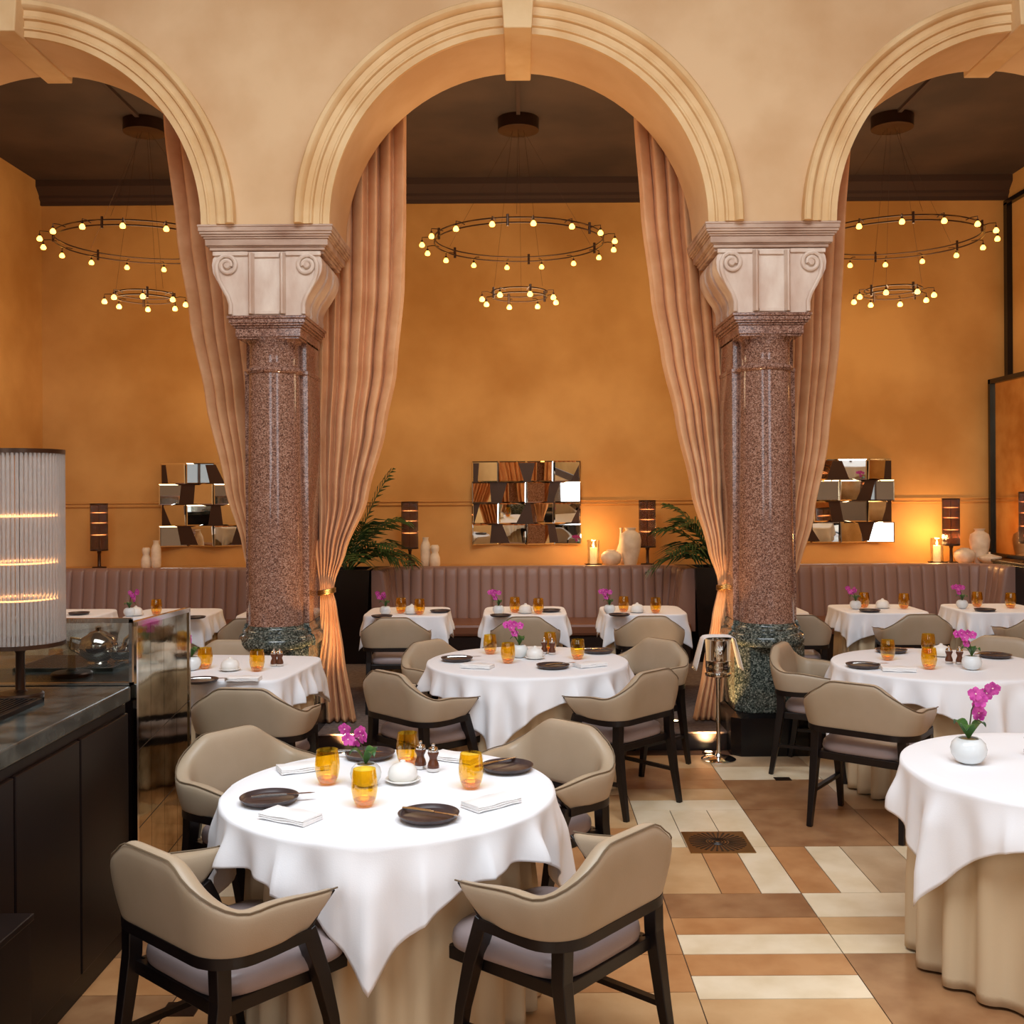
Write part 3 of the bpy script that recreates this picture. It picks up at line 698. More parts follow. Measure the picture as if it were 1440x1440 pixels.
def make_orchid(seed=1, h=.20, side=1):
    rn = random.Random(seed)
    r = empty('potted_orchid')
    pot = MB().lathe([(.0001,.0),(.028,.0),(.042,.008),(.054,.028),(.057,.045),(.052,.064),(.040,.077),(.033,.080),(.031,.078),(.036,.066),(.0001,.064)], 32).build('pot', M['potwhite'], r, angle=60)
    MB().lathe([(.0001,.079),(.02,.077),(.032,.070),(.0001,.066)], 14).build('moss', M['moss'], r)
    st = [(0,0,.07),(.004*side,.0,.12),(.010*side,0,.07+h*.6),(.028*side,0,.07+h*.85),(.055*side,0,.07+h)]
    MB().tube(st, [.0028,.0026,.0024,.002,.0015], 6).build('stem', M['stem'], r)
    for k in range(3):
        a = k*2.2+seed; L = .075; mb = MB(); rg = []
        for i in range(8):
            t = i/7; wd = .022*math.sin(PI*(t*.93+.05))**.8
            c = Vector((math.cos(a)*L*t*.8, math.sin(a)*L*t*.8, .075+.055*math.sin(t*PI*.75)))
            s = Vector((-math.sin(a), math.cos(a), 0))
            rg.append([c-s*wd+Vector((0,0,.006)), c, c+s*wd+Vector((0,0,.006)), c-Vector((0,0,.002))])
        mb.rings(rg); mb.build('leaf', M['leaf'], r)
    for k in range(6):
        t = .55+.45*k/5
        i = min(3, int(t*4)); p = Vector(st[i]).lerp(Vector(st[i+1]), t*4-i)
        p += Vector((rn.uniform(-.032,.032), rn.uniform(-.02,.02), rn.uniform(-.025,.03)))
        mb = MB(); yaw = rn.uniform(-.9,.9); tl = rn.uniform(-.4,.3)
        X = Vector((math.cos(yaw), math.sin(yaw), 0)); N = Vector((math.sin(yaw), -math.cos(yaw), tl)).normalized(); Z = X.cross(N)*-1
        for q in range(5):
            a = PI/2+q*2*PI/5; wd = .0115 if q not in (1,4) else .0155; L = .025
            d = X*math.cos(a)+Z*math.sin(a); s = X*-math.sin(a)+Z*math.cos(a)
            vs = [p, p+d*L*.4+s*wd*.8, p+d*L*.8+s*wd*.8+N*.002, p+d*L*1.05+N*.001, p+d*L*.8-s*wd*.8+N*.002, p+d*L*.4-s*wd*.8]
            vs2 = [v_+N*.0018 for v_ in vs]
            mb.add(vs+vs2, [(0,1,2,3,4,5),(11,10,9,8,7,6)]+[(j,(j+1)%6,6+(j+1)%6,6+j) for j in range(6)], 0)
        mb.lathe([(.0001,-.001),(.003,.0),(.003,.003),(.0001,.004)], 6, 0, 0, 1)
        for vi in range(len(mb.v)-24, len(mb.v)): mb.v[vi] = tuple(Vector(mb.v[vi])+p+N*.004)
        mb.build('flower', [M['petal'], M['petal_c']], r, smooth=False)
    return r
CY = TOP+.0045      # level of the cloth on the floor tables
BC = BT+.0045
def put(kind, px, py, lab, z=CY, rz=0, group=None, **kw):
    x, y = at(px, py, z)
    mk = {'tumbler': make_tumbler, 'plate': make_plate, 'knife': make_knife, 'napkin': make_napkin, 'dish': make_dome, 'mill': make_mill}
    cats = {'tumbler': 'glass', 'plate': 'plate', 'knife': 'knife', 'napkin': 'napkin', 'dish': 'butter dish', 'mill': 'pepper mill', 'orchid': 'orchid'}
    if kind == 'orchid':
        var = kw.get('var', 1); key = 'orchid%d' % var
        o = inst(key, lambda: make_orchid(var, {1: .115, 2: .165, 3: .135}[var], -1 if var in (1, 3) else 1), (x, y, z), rz, lab, 'orchid', 'potted orchids', kw.get('scale'))
    else:
        o = inst(kind, mk[kind], (x, y, z), rz, lab, cats[kind], group, kw.get('scale') or (1.16 if kind == 'tumbler' else None))
    return o
def plate_knife(px, py, w_, z=CY, rz=0, group='side plates', dx=.04, dy=.0, scale=None):
    p = put('plate', px, py, 'dark round side plate '+w_, z, 0, group, scale=scale)
    k = inst('knife', make_knife, (p.location.x+dx, p.location.y+dy, z+.0185), rz, 'steel butter knife over the plate '+w_.replace('at the ', '').replace('nearest to us ', 'nearest us '), 'knife', 'butter knives', scale)
T1 = 'on the front round table'; G1 = 'amber tumblers'
put('tumbler', 458, 1100, 'amber glass tumbler leftmost '+T1, group=G1)
put('tumbler', 510, 1131, 'amber glass tumbler nearest to us '+T1+', before the orchid', group=G1)
put('tumbler', 571, 1074, 'amber glass tumbler behind the pepper mills '+T1, group=G1)
put('tumbler', 660, 1107, 'amber glass tumbler rightmost '+T1, group=G1)
put('orchid', 512, 1103, 'pink orchid in a white pot '+T1, var=1)
put('dish', 564, 1098, 'white lidded butter dish '+T1, group='butter dishes')
put('mill', 589, 1079, 'dark wood pepper mill with silver cap, left of the pair '+T1, group='pepper mills')
put('mill', 607, 1083, 'dark wood pepper mill with silver cap, right of the pair '+T1, group='pepper mills')
plate_knife(376, 1125, 'at the left '+T1, rz=.25)
plate_knife(600, 1150, 'nearest to us '+T1, rz=-.45, dx=-.0)
plate_knife(711, 1082, 'at the right '+T1, rz=.75, dx=-.05, dy=.02)
plate_knife(518, 1063, 'at the back '+T1, rz=-.1, dx=-.06)
put('napkin', 406, 1149, 'folded white napkin at the left front '+T1, rz=-.5, group='folded napkins')
put('napkin', 688, 1131, 'folded white napkin at the right front '+T1, rz=.72, group='folded napkins')
put('napkin', 424, 1080, 'folded white napkin at the left back '+T1, rz=.45, group='folded napkins')
put('napkin', 640, 1067, 'folded white napkin at the right back '+T1, rz=-.5, group='folded napkins')
T2 = 'on the middle round table'
put('tumbler', 688, 919, 'amber glass tumbler left of the orchid '+T2, group=G1)
put('tumbler', 713, 932, 'amber glass tumbler nearest to us '+T2, group=G1)
put('tumbler', 811, 927, 'amber glass tumbler at the right '+T2, group=G1)
put('tumbler', 772, 916, 'amber glass tumbler behind the mills '+T2, group=G1)
put('orchid', 729, 924, 'pink orchid in a white pot '+T2, var=3)
put('dish', 751, 926, 'white lidded butter dish '+T2, group='butter dishes')
put('mill', 764, 919, 'small pepper mill, left of the pair '+T2, group='pepper mills')
put('mill', 775, 920, 'small pepper mill, right of the pair '+T2, group='pepper mills')
plate_knife(641, 928, 'at the left '+T2, rz=.1)
plate_knife(776, 939, 'nearest to us '+T2, rz=.5)
plate_knife(840, 918, 'at the right '+T2, rz=.2, dx=-.06)
put('napkin', 670, 938, 'folded white napkin at the left front '+T2, rz=-.3, group='folded napkins')
put('napkin', 828, 937, 'folded white napkin at the right front '+T2, rz=.5, group='folded napkins')
T3 = 'on the right-hand round table'
put('tumbler', 1247, 931, 'amber glass tumbler at the left '+T3, group=G1)
put('tumbler', 1305, 944, 'pale amber glass tumbler nearest to us '+T3, group=G1)
put('tumbler', 1304, 922, 'amber glass tumbler at the back '+T3, group=G1)
put('orchid', 1365, 945, 'pink orchid in a round white pot '+T3, var=3)
put('mill', 1333, 936, 'small pepper mill, left of the pair '+T3, group='pepper mills')
put('mill', 1348, 937, 'small pepper mill, right of the pair '+T3, group='pepper mills')
put('dish', 1322, 926, 'white lidded butter dish '+T3, group='butter dishes')
plate_knife(1212, 941, 'at the left '+T3, rz=0)
plate_knife(1398, 928, 'at the right '+T3, rz=.3, dx=-.05)
plate_knife(1252, 920, 'at the back '+T3, rz=.1)
put('napkin', 1262, 946, 'folded white napkin at the front '+T3, rz=-.2, group='folded napkins')
T4 = 'on the round table at the right edge'
put('orchid', 1360, 1076, 'purple orchid in a round white pot '+T4, var=2, scale=1.2)
put('mill', 1446, 1066, 'dark pepper mill cut off by the frame '+T4, group='pepper mills')
T5 = 'on the square table by the left column'
put('tumbler', 287, 937, 'amber glass tumbler at the left '+T5, group=G1)
put('tumbler', 360, 941, 'amber glass tumbler at the right '+T5, group=G1)
put('tumbler', 213, 922, 'amber glass tumbler behind the screen '+T5, group=G1)
put('dish', 322, 940, 'white lidded butter dish '+T5, group='butter dishes')
put('mill', 384, 934, 'small pepper mill, left of the pair '+T5, group='pepper mills')
put('mill', 392, 934, 'small pepper mill, right of the pair '+T5, group='pepper mills')
put('orchid', 268, 939, 'pink orchid in a white pot '+T5, var=1)
plate_knife(280, 957, 'at the left '+T5, rz=.1)
put('napkin', 341, 954, 'folded white napkin '+T5, rz=0, group='folded napkins')
T6 = 'on the square table behind the counter lamp'
put('tumbler', 77, 938, 'amber glass tumbler '+T6, group=G1)
BG = [(-.955, 'on the left table of the centre banquette', 541, (563, 589), 578, (536, 618), 1),
      (.03, 'on the middle table of the centre banquette', 700, (723, 756), 738, (703, 773), 3),
      (1.02, 'on the right table of the centre banquette', 856, (876, 921), 895, (870,), 3),
      (3.0, 'on the table under the right tiled mirror', 1202, (1214, 1270), 1240, (1222,), 1),
      (3.98, 'on the banquette table at the right edge', 1352, (1373, 1420), None, (1384,), 3),
      (-2.93, 'on the table before the left banquette', 181, (219,), 190, (273,), 2)]
for X, w_, po, tu, di, pls, var in BG:
    dy = -4 if X > 2 else 0
    put('orchid', po, 863+dy, 'small orchid in a white pot '+w_, BC, var=var, scale=.85)
    for k, t in enumerate(tu): put('tumbler', t, 863+dy-(k == 0)*2, 'amber glass tumbler %s %s' % (('at the left' if k == 0 else 'at the right') if len(tu) > 1 else '', w_), BC, group=G1)
    if di: put('dish', di, 862+dy, 'white lidded butter dish '+w_, BC, group='butter dishes')
    for k, p in enumerate(pls): put('plate', p, (867 if k == 0 else 860)+dy, 'dark side plate %s %s' % ('at the back right' if k else 'at the front', w_), BC, group='side plates', scale=.85)
put('plate', 110, 860, 'dark side plate on the far left table behind the counter lamp', BC, group='side plates', scale=.85)

# ---------------- things on the ledge ----------------
def rod_shade(root_parent, rad, z0, z1, n, mat_rod, arc_only=False):
    mb = MB()
    for k in range(n):
        a = 2*PI*k/n
        mb.lathe([(rad*PI/n*.92, z0), (rad*PI/n*.92, z1)], 8, rad*math.cos(a), rad*math.sin(a))
    return mb.build('lamp_shade', mat_rod, root_parent, angle=80)
M['rod'] = mat('ribbed_glass', (226,220,214), .25, trans=.74, ior=1.2)
M['rod_smoke'] = tinted_glass('smoked_ribbed_glass', (.62, .50, .44), .10, .15)
def make_lamp(rad=.085, z0=.19, z1=.70, n=36, zs=(.36,.49,.60), base=.075, rod='rod_smoke', half=0):
    r = empty('table_lamp')
    MB().lathe([(.0001,0),(base,0),(base,.012),(base*.93,.018),(base*.3,.022),(.018,.03),(.016,z0-.03),(.022,z0-.02),(.022,z0),(.0001,z0)], 28).build('stand', M['bronze'], r)
    rod_shade(r, rad, z0+.012, z1-.012, n, M[rod])
    c = MB(); c.lathe([(.0001,z0),(rad+.008,z0),(rad+.008,z0+.016),(rad-.012,z0+.016),(.0001,z0+.008)], 36); c.build('lower_ring', M['bronze'], r)
    c = MB(); c.lathe([(rad-.012,z1-.016),(rad+.008,z1-.016),(rad+.008,z1),(rad-.012,z1),(rad-.012,z1-.016)], 36); c.build('upper_ring', M['bronze'], r)
    MB().lathe([(.006,z0),(.006,z1-.02),(.0001,z1-.02)], 10).build('rod', M['bronze'], r)
    for z in zs:
        MB().lathe([(rad*.80,z-.003),(rad*.815,z),(rad*.80,z+.003),(rad*.785,z),(rad*.80,z-.003)], 36).build('filament', M['glow'], r)
    return r
def at_depth(px, Y): return (px-VX)*Y/FPX
LY = 11.5
for px, lab in ((139, 'slim ribbed-glass lamp on the ledge at the far left'), (576, 'slim ribbed-glass lamp beside the left palm, with two glowing lines'), (910, 'slim ribbed-glass lamp between the white vases and the right palm'), (1337, 'slim ribbed-glass lamp on the ledge beside the right candle')):
    o = inst('ledge_lamp', make_lamp, (at_depth(px, LY), LY, LEDGE), 0, lab, 'lamp', 'ribbed lamps on the ledge')
l0 = inst('ledge_lamp', make_lamp, (5.15, 10.9, LEDGE-.0), 0, 'slim ribbed-glass lamp at the right edge beside the tall mirror', 'lamp', 'ribbed lamps on the ledge')
vp = {
 'tall': [(.0001,0),(.04,0),(.052,.02),(.055,.12),(.053,.22),(.040,.26),(.032,.275),(.030,.30),(.036,.315),(.026,.315),(.0001,.30)],
 'short': [(.0001,0),(.045,0),(.058,.03),(.055,.10),(.040,.14),(.034,.155),(.044,.18),(.046,.215),(.034,.235),(.022,.235),(.0001,.22)],
 'round': [(.0001,0),(.05,0),(.09,.03),(.112,.08),(.108,.12),(.08,.15),(.05,.16),(.05,.17),(.042,.172),(.0001,.15)],
 'bottle': [(.0001,0),(.05,0),(.066,.04),(.066,.10),(.04,.17),(.022,.22),(.016,.30),(.012,.36),(.020,.378),(.010,.378),(.0001,.36)],
 'amphora': [(.0001,0),(.058,0),(.072,.06),(.098,.17),(.106,.25),(.094,.31),(.055,.335),(.045,.345),(.058,.37),(.046,.37),(.0001,.35)],
 'jar': [(.0001,0),(.07,0),(.12,.04),(.145,.075),(.14,.09),(.08,.105),(.045,.115),(.012,.125),(.016,.145),(.0001,.15)],
}
def vase(kind, px, lab, Y=11.45, s=1.0, name='vase'):
    k = 'vase_'+kind
    return inst(k, lambda: MB().lathe(vp[kind], 32).build(name, M['vase'], angle=60), (at_depth(px, Y), Y, LEDGE), 0, lab, 'vase', 'cream vases on the ledge', s)
vase('tall', 219, 'tall cream bottle vase near the left tiled mirror', s=.95); vase('short', 205, 'short waisted cream vase left of the tall bottle vase', s=.95)
vase('tall', 598, 'tall cream vase beside the ribbed lamp, left of the centre mirror'); vase('short', 611, 'waisted cream vase right of the tall cream vase', s=1.0, Y=11.4)
vase('round', 859, 'squat round cream vase beside the centre candle', s=1.0, Y=11.4); vase('bottle', 873, 'narrow necked cream bottle behind the round vase', Y=11.65, s=1.05); vase('amphora', 886, 'tall cream amphora vase left of the right ribbed lamp', s=1.1, Y=11.38)
vase('round', 1356, 'squat round cream vase beside the right-hand ribbed lamp', s=.98, Y=11.4); vase('amphora', 1377, 'tall cream amphora vase beside the tall mirror frame', s=1.0, Y=11.5)
o = inst('vase_jar', lambda: MB().lathe(vp['jar'], 32).build('lidded_jar', M['vase'], angle=60), (at_depth(1391, 11.38), 11.38, LEDGE), 0, 'low cream lidded jar in front of the right amphora', 'jar', None, .85)
def make_candle():
    r = empty('candle')
    MB().lathe([(.0001,.02),(.034,.02),(.034,.17),(.028,.166),(.0001,.163)], 24).build('wax', M['candle'], r)
    MB().lathe([(.0001,.172),(.006,.176),(.009,.187),(.006,.204),(.0001,.222)], 12).build('flame', M['flame'], r)
    return r
def make_holder():
    r = empty('candle_holder')
    MB().lathe([(.0001,0),(.075,0),(.095,.012),(.10,.018),(.09,.018),(.0001,.012)], 32).build('dish', M['bronze'], r)
    MB().lathe([(.066,.0125),(.068,.14),(.068,.27),(.0665,.27),(.0665,.14),(.0645,.0125)], 32).build('glass_chimney', M['clear'], r)
    return r
for px, w_ in ((834, 'beside the squat centre vase'), (1317, 'left of the right-hand ribbed lamp')):
    x = at_depth(px, 11.52)
    c = inst('candle', make_candle, (x, 11.52, LEDGE-.006), 0, 'lit ivory pillar candle '+w_, 'candle', 'lit candles on the ledge', 1.15)
    inst('holder', make_holder, (x, 11.52, LEDGE), 0, 'clear glass chimney on a dark dish round the candle '+w_ if px < 900 else 'clear glass chimney on a dark dish round the right candle', 'candle holder', 'candle holders on the ledge')
    l = bpy.data.lights.new('candle_light', 'POINT'); l.energy = 8; l.color = (1, .50, .18); l.shadow_soft_size = .03
    lo = bpy.data.objects.new('candle_light', l); COL.objects.link(lo); lo.parent = c; lo.location = (0, 0, .25)

# ---------------- tiled mirrors ----------------
def mirror(cx, lab, seed):
    rn = random.Random(seed)
    W, H = 1.21, .925; tw, th = W/4, H/4; zc = 1.695
    root = empty('tiled_mirror', (cx, YB-.06, zc), 0, lab, 'mirror', 'tiled mirrors')
    box('backing', -W/2+.02, W/2-.02, .015, .055, -H/2+.02, H/2-.02, M['bronze'], root)
    for i in range(4):
        for j in range(4):
            x = -W/2+(i+.5)*tw; z = H/2-(j+.5)*th
            mb = MB(); a, b = tw/2-.001, th/2-.001; e = .012
            # back, bevel ring, front
            mb.add([(-a,.008,-b),(a,.008,-b),(a,.008,b),(-a,.008,b),(-a,0,-b),(a,0,-b),(a,0,b),(-a,0,b),(-a+e,-.004,-b+e),(a-e,-.004,-b+e),(a-e,-.004,b-e),(-a+e,-.004,b-e)],
                   [(0,3,2,1),(0,1,5,4),(1,2,6,5),(2,3,7,6),(3,0,4,7),(4,5,9,8),(5,6,10,9),(6,7,11,10),(7,4,8,11),(8,9,10,11)])
            o = mb.build('mirror_tile', M['mirror'], root, smooth=False)
            o.location = (x, 0, z)
            k = (i+j) % 2
            o.rotation_euler = (rn.choice((-.06, .03, -.02, .10)), 0, (.20 if k else -.16)*rn.choice((1, 1.3, 1.6)))
mirror((302-VX)*11.8/FPX, 'wall mirror of sixteen square panes, left bay, partly behind the curtain', 3)
mirror((740-VX)*11.8/FPX, 'wall mirror of sixteen square panes in the centre bay', 5)
mirror((1179-VX)*11.8/FPX, 'wall mirror of sixteen square panes in the right bay', 9)
# tall framed mirror on the right wall
M['antique'] = mat('antique_mirror', (240,214,176), .10, metal=1, c2=(205,165,115), scale=3, detail=8, bump=.05, bscale=6)
tm = empty('framed_wall_mirror', (5.18, 10.6, 0), 0, 'tall antique mirror in a black frame on the right wall', 'mirror')
f = MB(); y0, y1, z0, z1 = -1.9, 1.14, 1.08, 3.02
for a in ((y0, y1, z1-.05, z1), (y0, y1, z0, z0+.04), (y1-.05, y1, z0, z1), (y0, y0+.05, z0, z1)): f.box(-.03, .06, *a)
f.build('frame', M['black'], tm, smooth=False)
g = MB(); g.box(.0, .02, y0+.04, y1-.04, z0+.03, z1-.04); g.build('glass', M['antique'], tm, smooth=False)
sb = empty('sideboard', (5.14, 10.3, PZ), 0, 'black sideboard in the right corner beneath the tall mirror', 'sideboard')
box('body', -.26, .26, -1.4, .74, .06, .93, M['black'], sb, bevel=.006); box('top', -.27, .27, -1.42, .76, .93, .96, M['wood'], sb, bevel=.004)
box('plinth', -.24, .24, -1.35, .72, 0, .06, M['black'], sb)
l0.location = (5.0, 10.5, PZ+.96)

# ---------------- planters with palms ----------------
def palm(x, y, lab, seed, fr):
    rn = random.Random(seed)
    r = empty('potted_palm', (x, y, PZ), 0, lab, 'potted palm', 'potted palms between the banquettes')
    p = MB(); p.add([(-.20,-.20,0),(.20,-.20,0),(.20,.20,0),(-.20,.20,0),(-.25,-.25,.93),(.25,-.25,.93),(.25,.25,.93),(-.25,.25,.93),(-.22,-.22,.93),(.22,-.22,.93),(.22,.22,.93),(-.22,.22,.93),(-.22,-.22,.88),(.22,-.22,.88),(.22,.22,.88),(-.22,.22,.88)],
        [(0,3,2,1),(0,1,5,4),(1,2,6,5),(2,3,7,6),(3,0,4,7),(4,5,9,8),(5,6,10,9),(6,7,11,10),(7,4,8,11),(8,9,13,12),(9,10,14,13),(10,11,15,14),(11,8,12,15),(12,13,14,15)])
    p.build('planter', M['planter'], r, smooth=False)
    box('soil', -.21, .21, -.21, .21, .87, .89, M['soil'], r)
    for (az, L, rise, droop) in fr:
        mb = MB(); d = Vector((math.cos(az), math.sin(az), 0)); s = Vector((-math.sin(az), math.cos(az), 0)); pts = []
        for i in range(15):
            t = i/14; pts.append(d*(.02+L*(t**1.3)*.75)+Vector((0,0,.88+rise*t-droop*t**2.6)))
        mb.tube(pts, [.007*(1-.8*i/14)+.001 for i in range(15)], 5)
        for i in range(16):
            t = .22+.78*i/15; k = min(13, int(t*14)); P0 = pts[k].lerp(pts[k+1], t*14-k); T = (pts[k+1]-pts[k]).normalized()
            ll = .33*math.sin(PI*min(1, (t-.18)/.9))**.6*(.8+.3*rn.random())
            for sg in (-1, 1):
                dr = (s*sg*1.0+T*.75+Vector((0,0,rn.uniform(-.05,.25)))).normalized()
                tip = P0+dr*ll+Vector((0,0,-.05*ll/.2)); mid = P0+dr*ll*.45+Vector((0,0,.01)); wv = T*.015; up = Vector((0,0,.0015))
                mb.add([P0-wv*.4, P0+wv*.4, mid+wv, tip, mid-wv, P0-wv*.4+up, P0+wv*.4+up, mid+wv+up, tip+up, mid-wv+up],
                       [(0,1,2,4),(4,2,3),(5,9,7,6),(9,8,7),(1,6,7,2),(2,7,8,3),(3,8,9,4),(4,9,5,0)])
        mb.build('frond', M['palm'], r, smooth=False)
    return r
palm(-1.74, 10.72, 'dark green palm in a black planter left of the centre banquette', 3,
     [(-.1,.55,1.12,.12),(.15,.75,.95,.45),(-.5,.7,.62,.35),(.6,.6,.75,.3),(-1.2,.6,.5,.35),(1.4,.5,.7,.3),(2.4,.6,.7,.4),(-2.6,.55,.6,.4),(3.3,.6,.85,.3),(-.25,.85,.45,.35),(-.9,.45,.8,.3),(.35,.9,.5,.4),(-1.8,.5,.75,.3),(-.05,.6,.6,.5)])
palm(1.96, 10.72, 'dark green palm in a black planter right of the centre banquette', 8,
     [(3.2,.75,.75,.35),(2.9,.6,.95,.3),(3.6,.7,.6,.4),(-2.3,.6,.55,.35),(2.4,.5,.8,.3),(3.1,.85,.45,.45),(-1.2,.5,.7,.3),(.2,.5,.8,.35),(1.2,.4,.7,.3),(-2.8,.5,.8,.35),(3.9,.5,.45,.3)])

# ---------------- chandeliers ----------------
def make_chandelier():
    r = empty('chandelier')          # origin at the ceiling
    H = CEIL
    MB().lathe([(.0001,0),(.19,0),(.19,-.11),(.175,-.115),(.0001,-.115)], 40).build('canopy', M['bronze'], r)
    bm_ = MB().lathe([(.0001,.0),(.010,-.002),(.012,-.012),(.0001,-.013)], 10)
    for ring, (R_, zr, nb, RB) in enumerate(((.78, 4.14, 16, .895), (.255, 3.645, 8, .355))):
        z = zr-H
        mb = MB()
        for dz in (-.022, .022):
            mb.tube([(R_*math.cos(a*2*PI/72), R_*math.sin(a*2*PI/72), z+dz) for a in range(72)], .0065, 6, loop=True)
        for k in range(6 if ring == 0 else 4):
            a = 2*PI*k/(6 if ring == 0 else 4)+.4
            mb.tube([(R_*math.cos(a), R_*math.sin(a), z-.05), (R_*math.cos(a), R_*math.sin(a), z+.05)], .012, 6)
        mb.build('ring', M['bronze'], r)
        for k in range(nb):
            a = 2*PI*(k+.35)/nb
            c, s = math.cos(a), math.sin(a)
            sp = MB(); sp.tube([(R_*c, R_*s, z+.0), ((R_+.5*(RB-R_))*c, (R_+.5*(RB-R_))*s, z+.012), (RB*c, RB*s, z+.008), (RB*c, RB*s, z-.02)], .004, 6)
            sp.lathe([(.006,z-.015),(.011,z-.02),(.011,z-.036),(.0001,z-.036)], 10, RB*c, RB*s)
            h = sp.build('bulb_holder', M['bronze'], r)
            MB().lathe([(.010,z-.036),(.022,z-.052),(.025,z-.066),(.019,z-.078),(.0001,z-.083)], 12, RB*c, RB*s).build('bulb', M['bulb'], h)
        for k in range(3):
            a = 2*PI*k/3+.5+ring
            MB().tube([(.06*math.cos(a), .06*math.sin(a), -.11), (R_*math.cos(a), R_*math.sin(a), z+.05)], .0012, 5).build('suspension_cable', M['bronze'], r)
    return r
for x, w_ in zip(CX, ('in the left bay', 'in the centre bay', 'in the right bay')):
    o = inst('chandelier', make_chandelier, (x, 9.87, CEIL), 0, 'two-tier ring chandelier with small amber bulbs hanging '+w_, 'chandelier', 'ring chandeliers')
    l = bpy.data.lights.new('chandelier_light', 'POINT'); l.energy = 56; l.color = (1, .72, .42); l.shadow_soft_size = .5
    lo = bpy.data.objects.new('chandelier_light', l); COL.objects.link(lo); lo.parent = o; lo.location = (0, 0, 3.45-CEIL)

# ---------------- champagne bucket stand ----------------
bx, by = (1008-VX)*7.22/FPX, 7.22
bs = empty('bucket_stand', (bx, by, 0), 0, 'tall chrome stand on a round base beside the right column', 'stand')
MB().lathe([(.0001,0),(.115,0),(.118,.008),(.10,.018),(.03,.03),(.02,.045),(.0001,.045)], 32).build('base', M['chrome'], bs)
MB().lathe([(.014,.04),(.013,.50),(.016,.55),(.05,.568),(.085,.572),(.088,.585),(.0001,.585)], 20).build('pole', M['chrome'], bs)
bk = empty('champagne_bucket', (bx, by, .586), 0, 'polished chrome champagne bucket with an engraved crest on the stand', 'champagne bucket')
MB().lathe([(.0001,0),(.066,0),(.078,.012),(.083,.05),(.083,.085),(.087,.09),(.083,.095),(.088,.225),(.094,.232),(.094,.24),(.084,.24),(.078,.09),(.0001,.02)], 40).build('body', M['chrome'], bk)
cr = MB()
for k in range(5):
    a = PI/2+(k-2)*.5; L = .022 if k in (0,4) else .034
    cr.tube([(0,0,0), (math.cos(a)*L*.6+.004*math.sin(k), 0, math.sin(a)*L*.6), (math.cos(a)*L, 0, math.sin(a)*L)], [.003,.004,.001], 6)
cr.tube([(.010*math.cos(a*PI/6), 0, -.014+.010*math.sin(a*PI/6)) for a in range(12)], .002, 6, loop=True)
o = cr.build('crest', M['ceramic'], bk); o.location = (0, -.088, .165)
nk = MB(); rg = []
for i in range(33):
    t = i/32; a = (t-.5)*2
    if abs(a) < .42: X = a/.42*.105; Z = .254-.010*(a/.42)**4
    else: X = math.copysign(.105+.055*(abs(a)-.42)/.58, a); Z = .244-.215*(abs(a)-.42)/.58
    rg.append([(X+.006*math.sin(q*2.1)*smooth01((abs(a)-.3)*2), -.075+.15*q/8, Z+(.004*math.cos(q*1.9))*1) for q in range(9)])
nk.rings(rg, close=False, cap=False)
o = nk.build('service_napkin', M['napwhite'], solid=.003, angle=180); o.location = (bx, by, .586)
tag(o, 'white service napkin draped over the champagne bucket', 'napkin')

# ---------------- floor fittings ----------------
gx, gy = 1.01, 5.53
fg = empty('floor_grate', (gx, gy, 0), 0, 'square brass floor grate with a sunburst on the tiles', 'floor grate')
box('plate', -.165, .165, -.165, .165, 0, .004, M['brass'], fg)
sbm = MB()
for k in range(32):
    a = 2*PI*k/32; c, s = math.cos(a), math.sin(a)
    r1 = min(.145/max(abs(c), abs(s)), .15)
    w0_, w1_ = .003, .006
    sbm.add([(.06*c-s*w0_, .06*s+c*w0_, .0042), (.06*c+s*w0_, .06*s-c*w0_, .0042), (r1*c+s*w1_, r1*s-c*w1_, .0042), (r1*c-s*w1_, r1*s+c*w1_, .0042),
             (.06*c-s*w0_, .06*s+c*w0_, .0055), (.06*c+s*w0_, .06*s-c*w0_, .0055), (r1*c+s*w1_, r1*s-c*w1_, .0055), (r1*c-s*w1_, r1*s+c*w1_, .0055)],
            [(0,3,2,1),(4,5,6,7),(0,1,5,4),(1,2,6,5),(2,3,7,6),(3,0,4,7)])
for rr in (.018, .034, .05): sbm.tube([(rr*math.cos(a*PI/12), rr*math.sin(a*PI/12), .005) for a in range(24)], .003, 5, loop=True)
sbm.build('sunburst', M['dark'], fg, smooth=False)
x, y = at(1098, 1098, 0); box('floor_socket', x-.05, x+.05, y-.035, y+.035, 0, .004, M['bronze'])
tag(bpy.data.objects['floor_socket'], 'small bronze floor socket plate near the right column', 'floor socket')
x, y = at(250, 1417, 0); o = box('floor_socket', x-.06, x+.06, y-.05, y+.05, 0, .004, M['bronze'])
tag(o, 'dark floor socket plate under the near left armchair', 'floor socket')
def make_uplight():
    o = MB().lathe([(.0001,0),(.045,0),(.045,.006),(.03,.008),(.0001,.006)], 24).build('floor_uplight', M['bronze'])
    MB().lathe([(.0001,.0085),(.024,.0085),(.026,.0075),(.0001,.007)], 20).build('lens', M['uplight'], o)
    return o
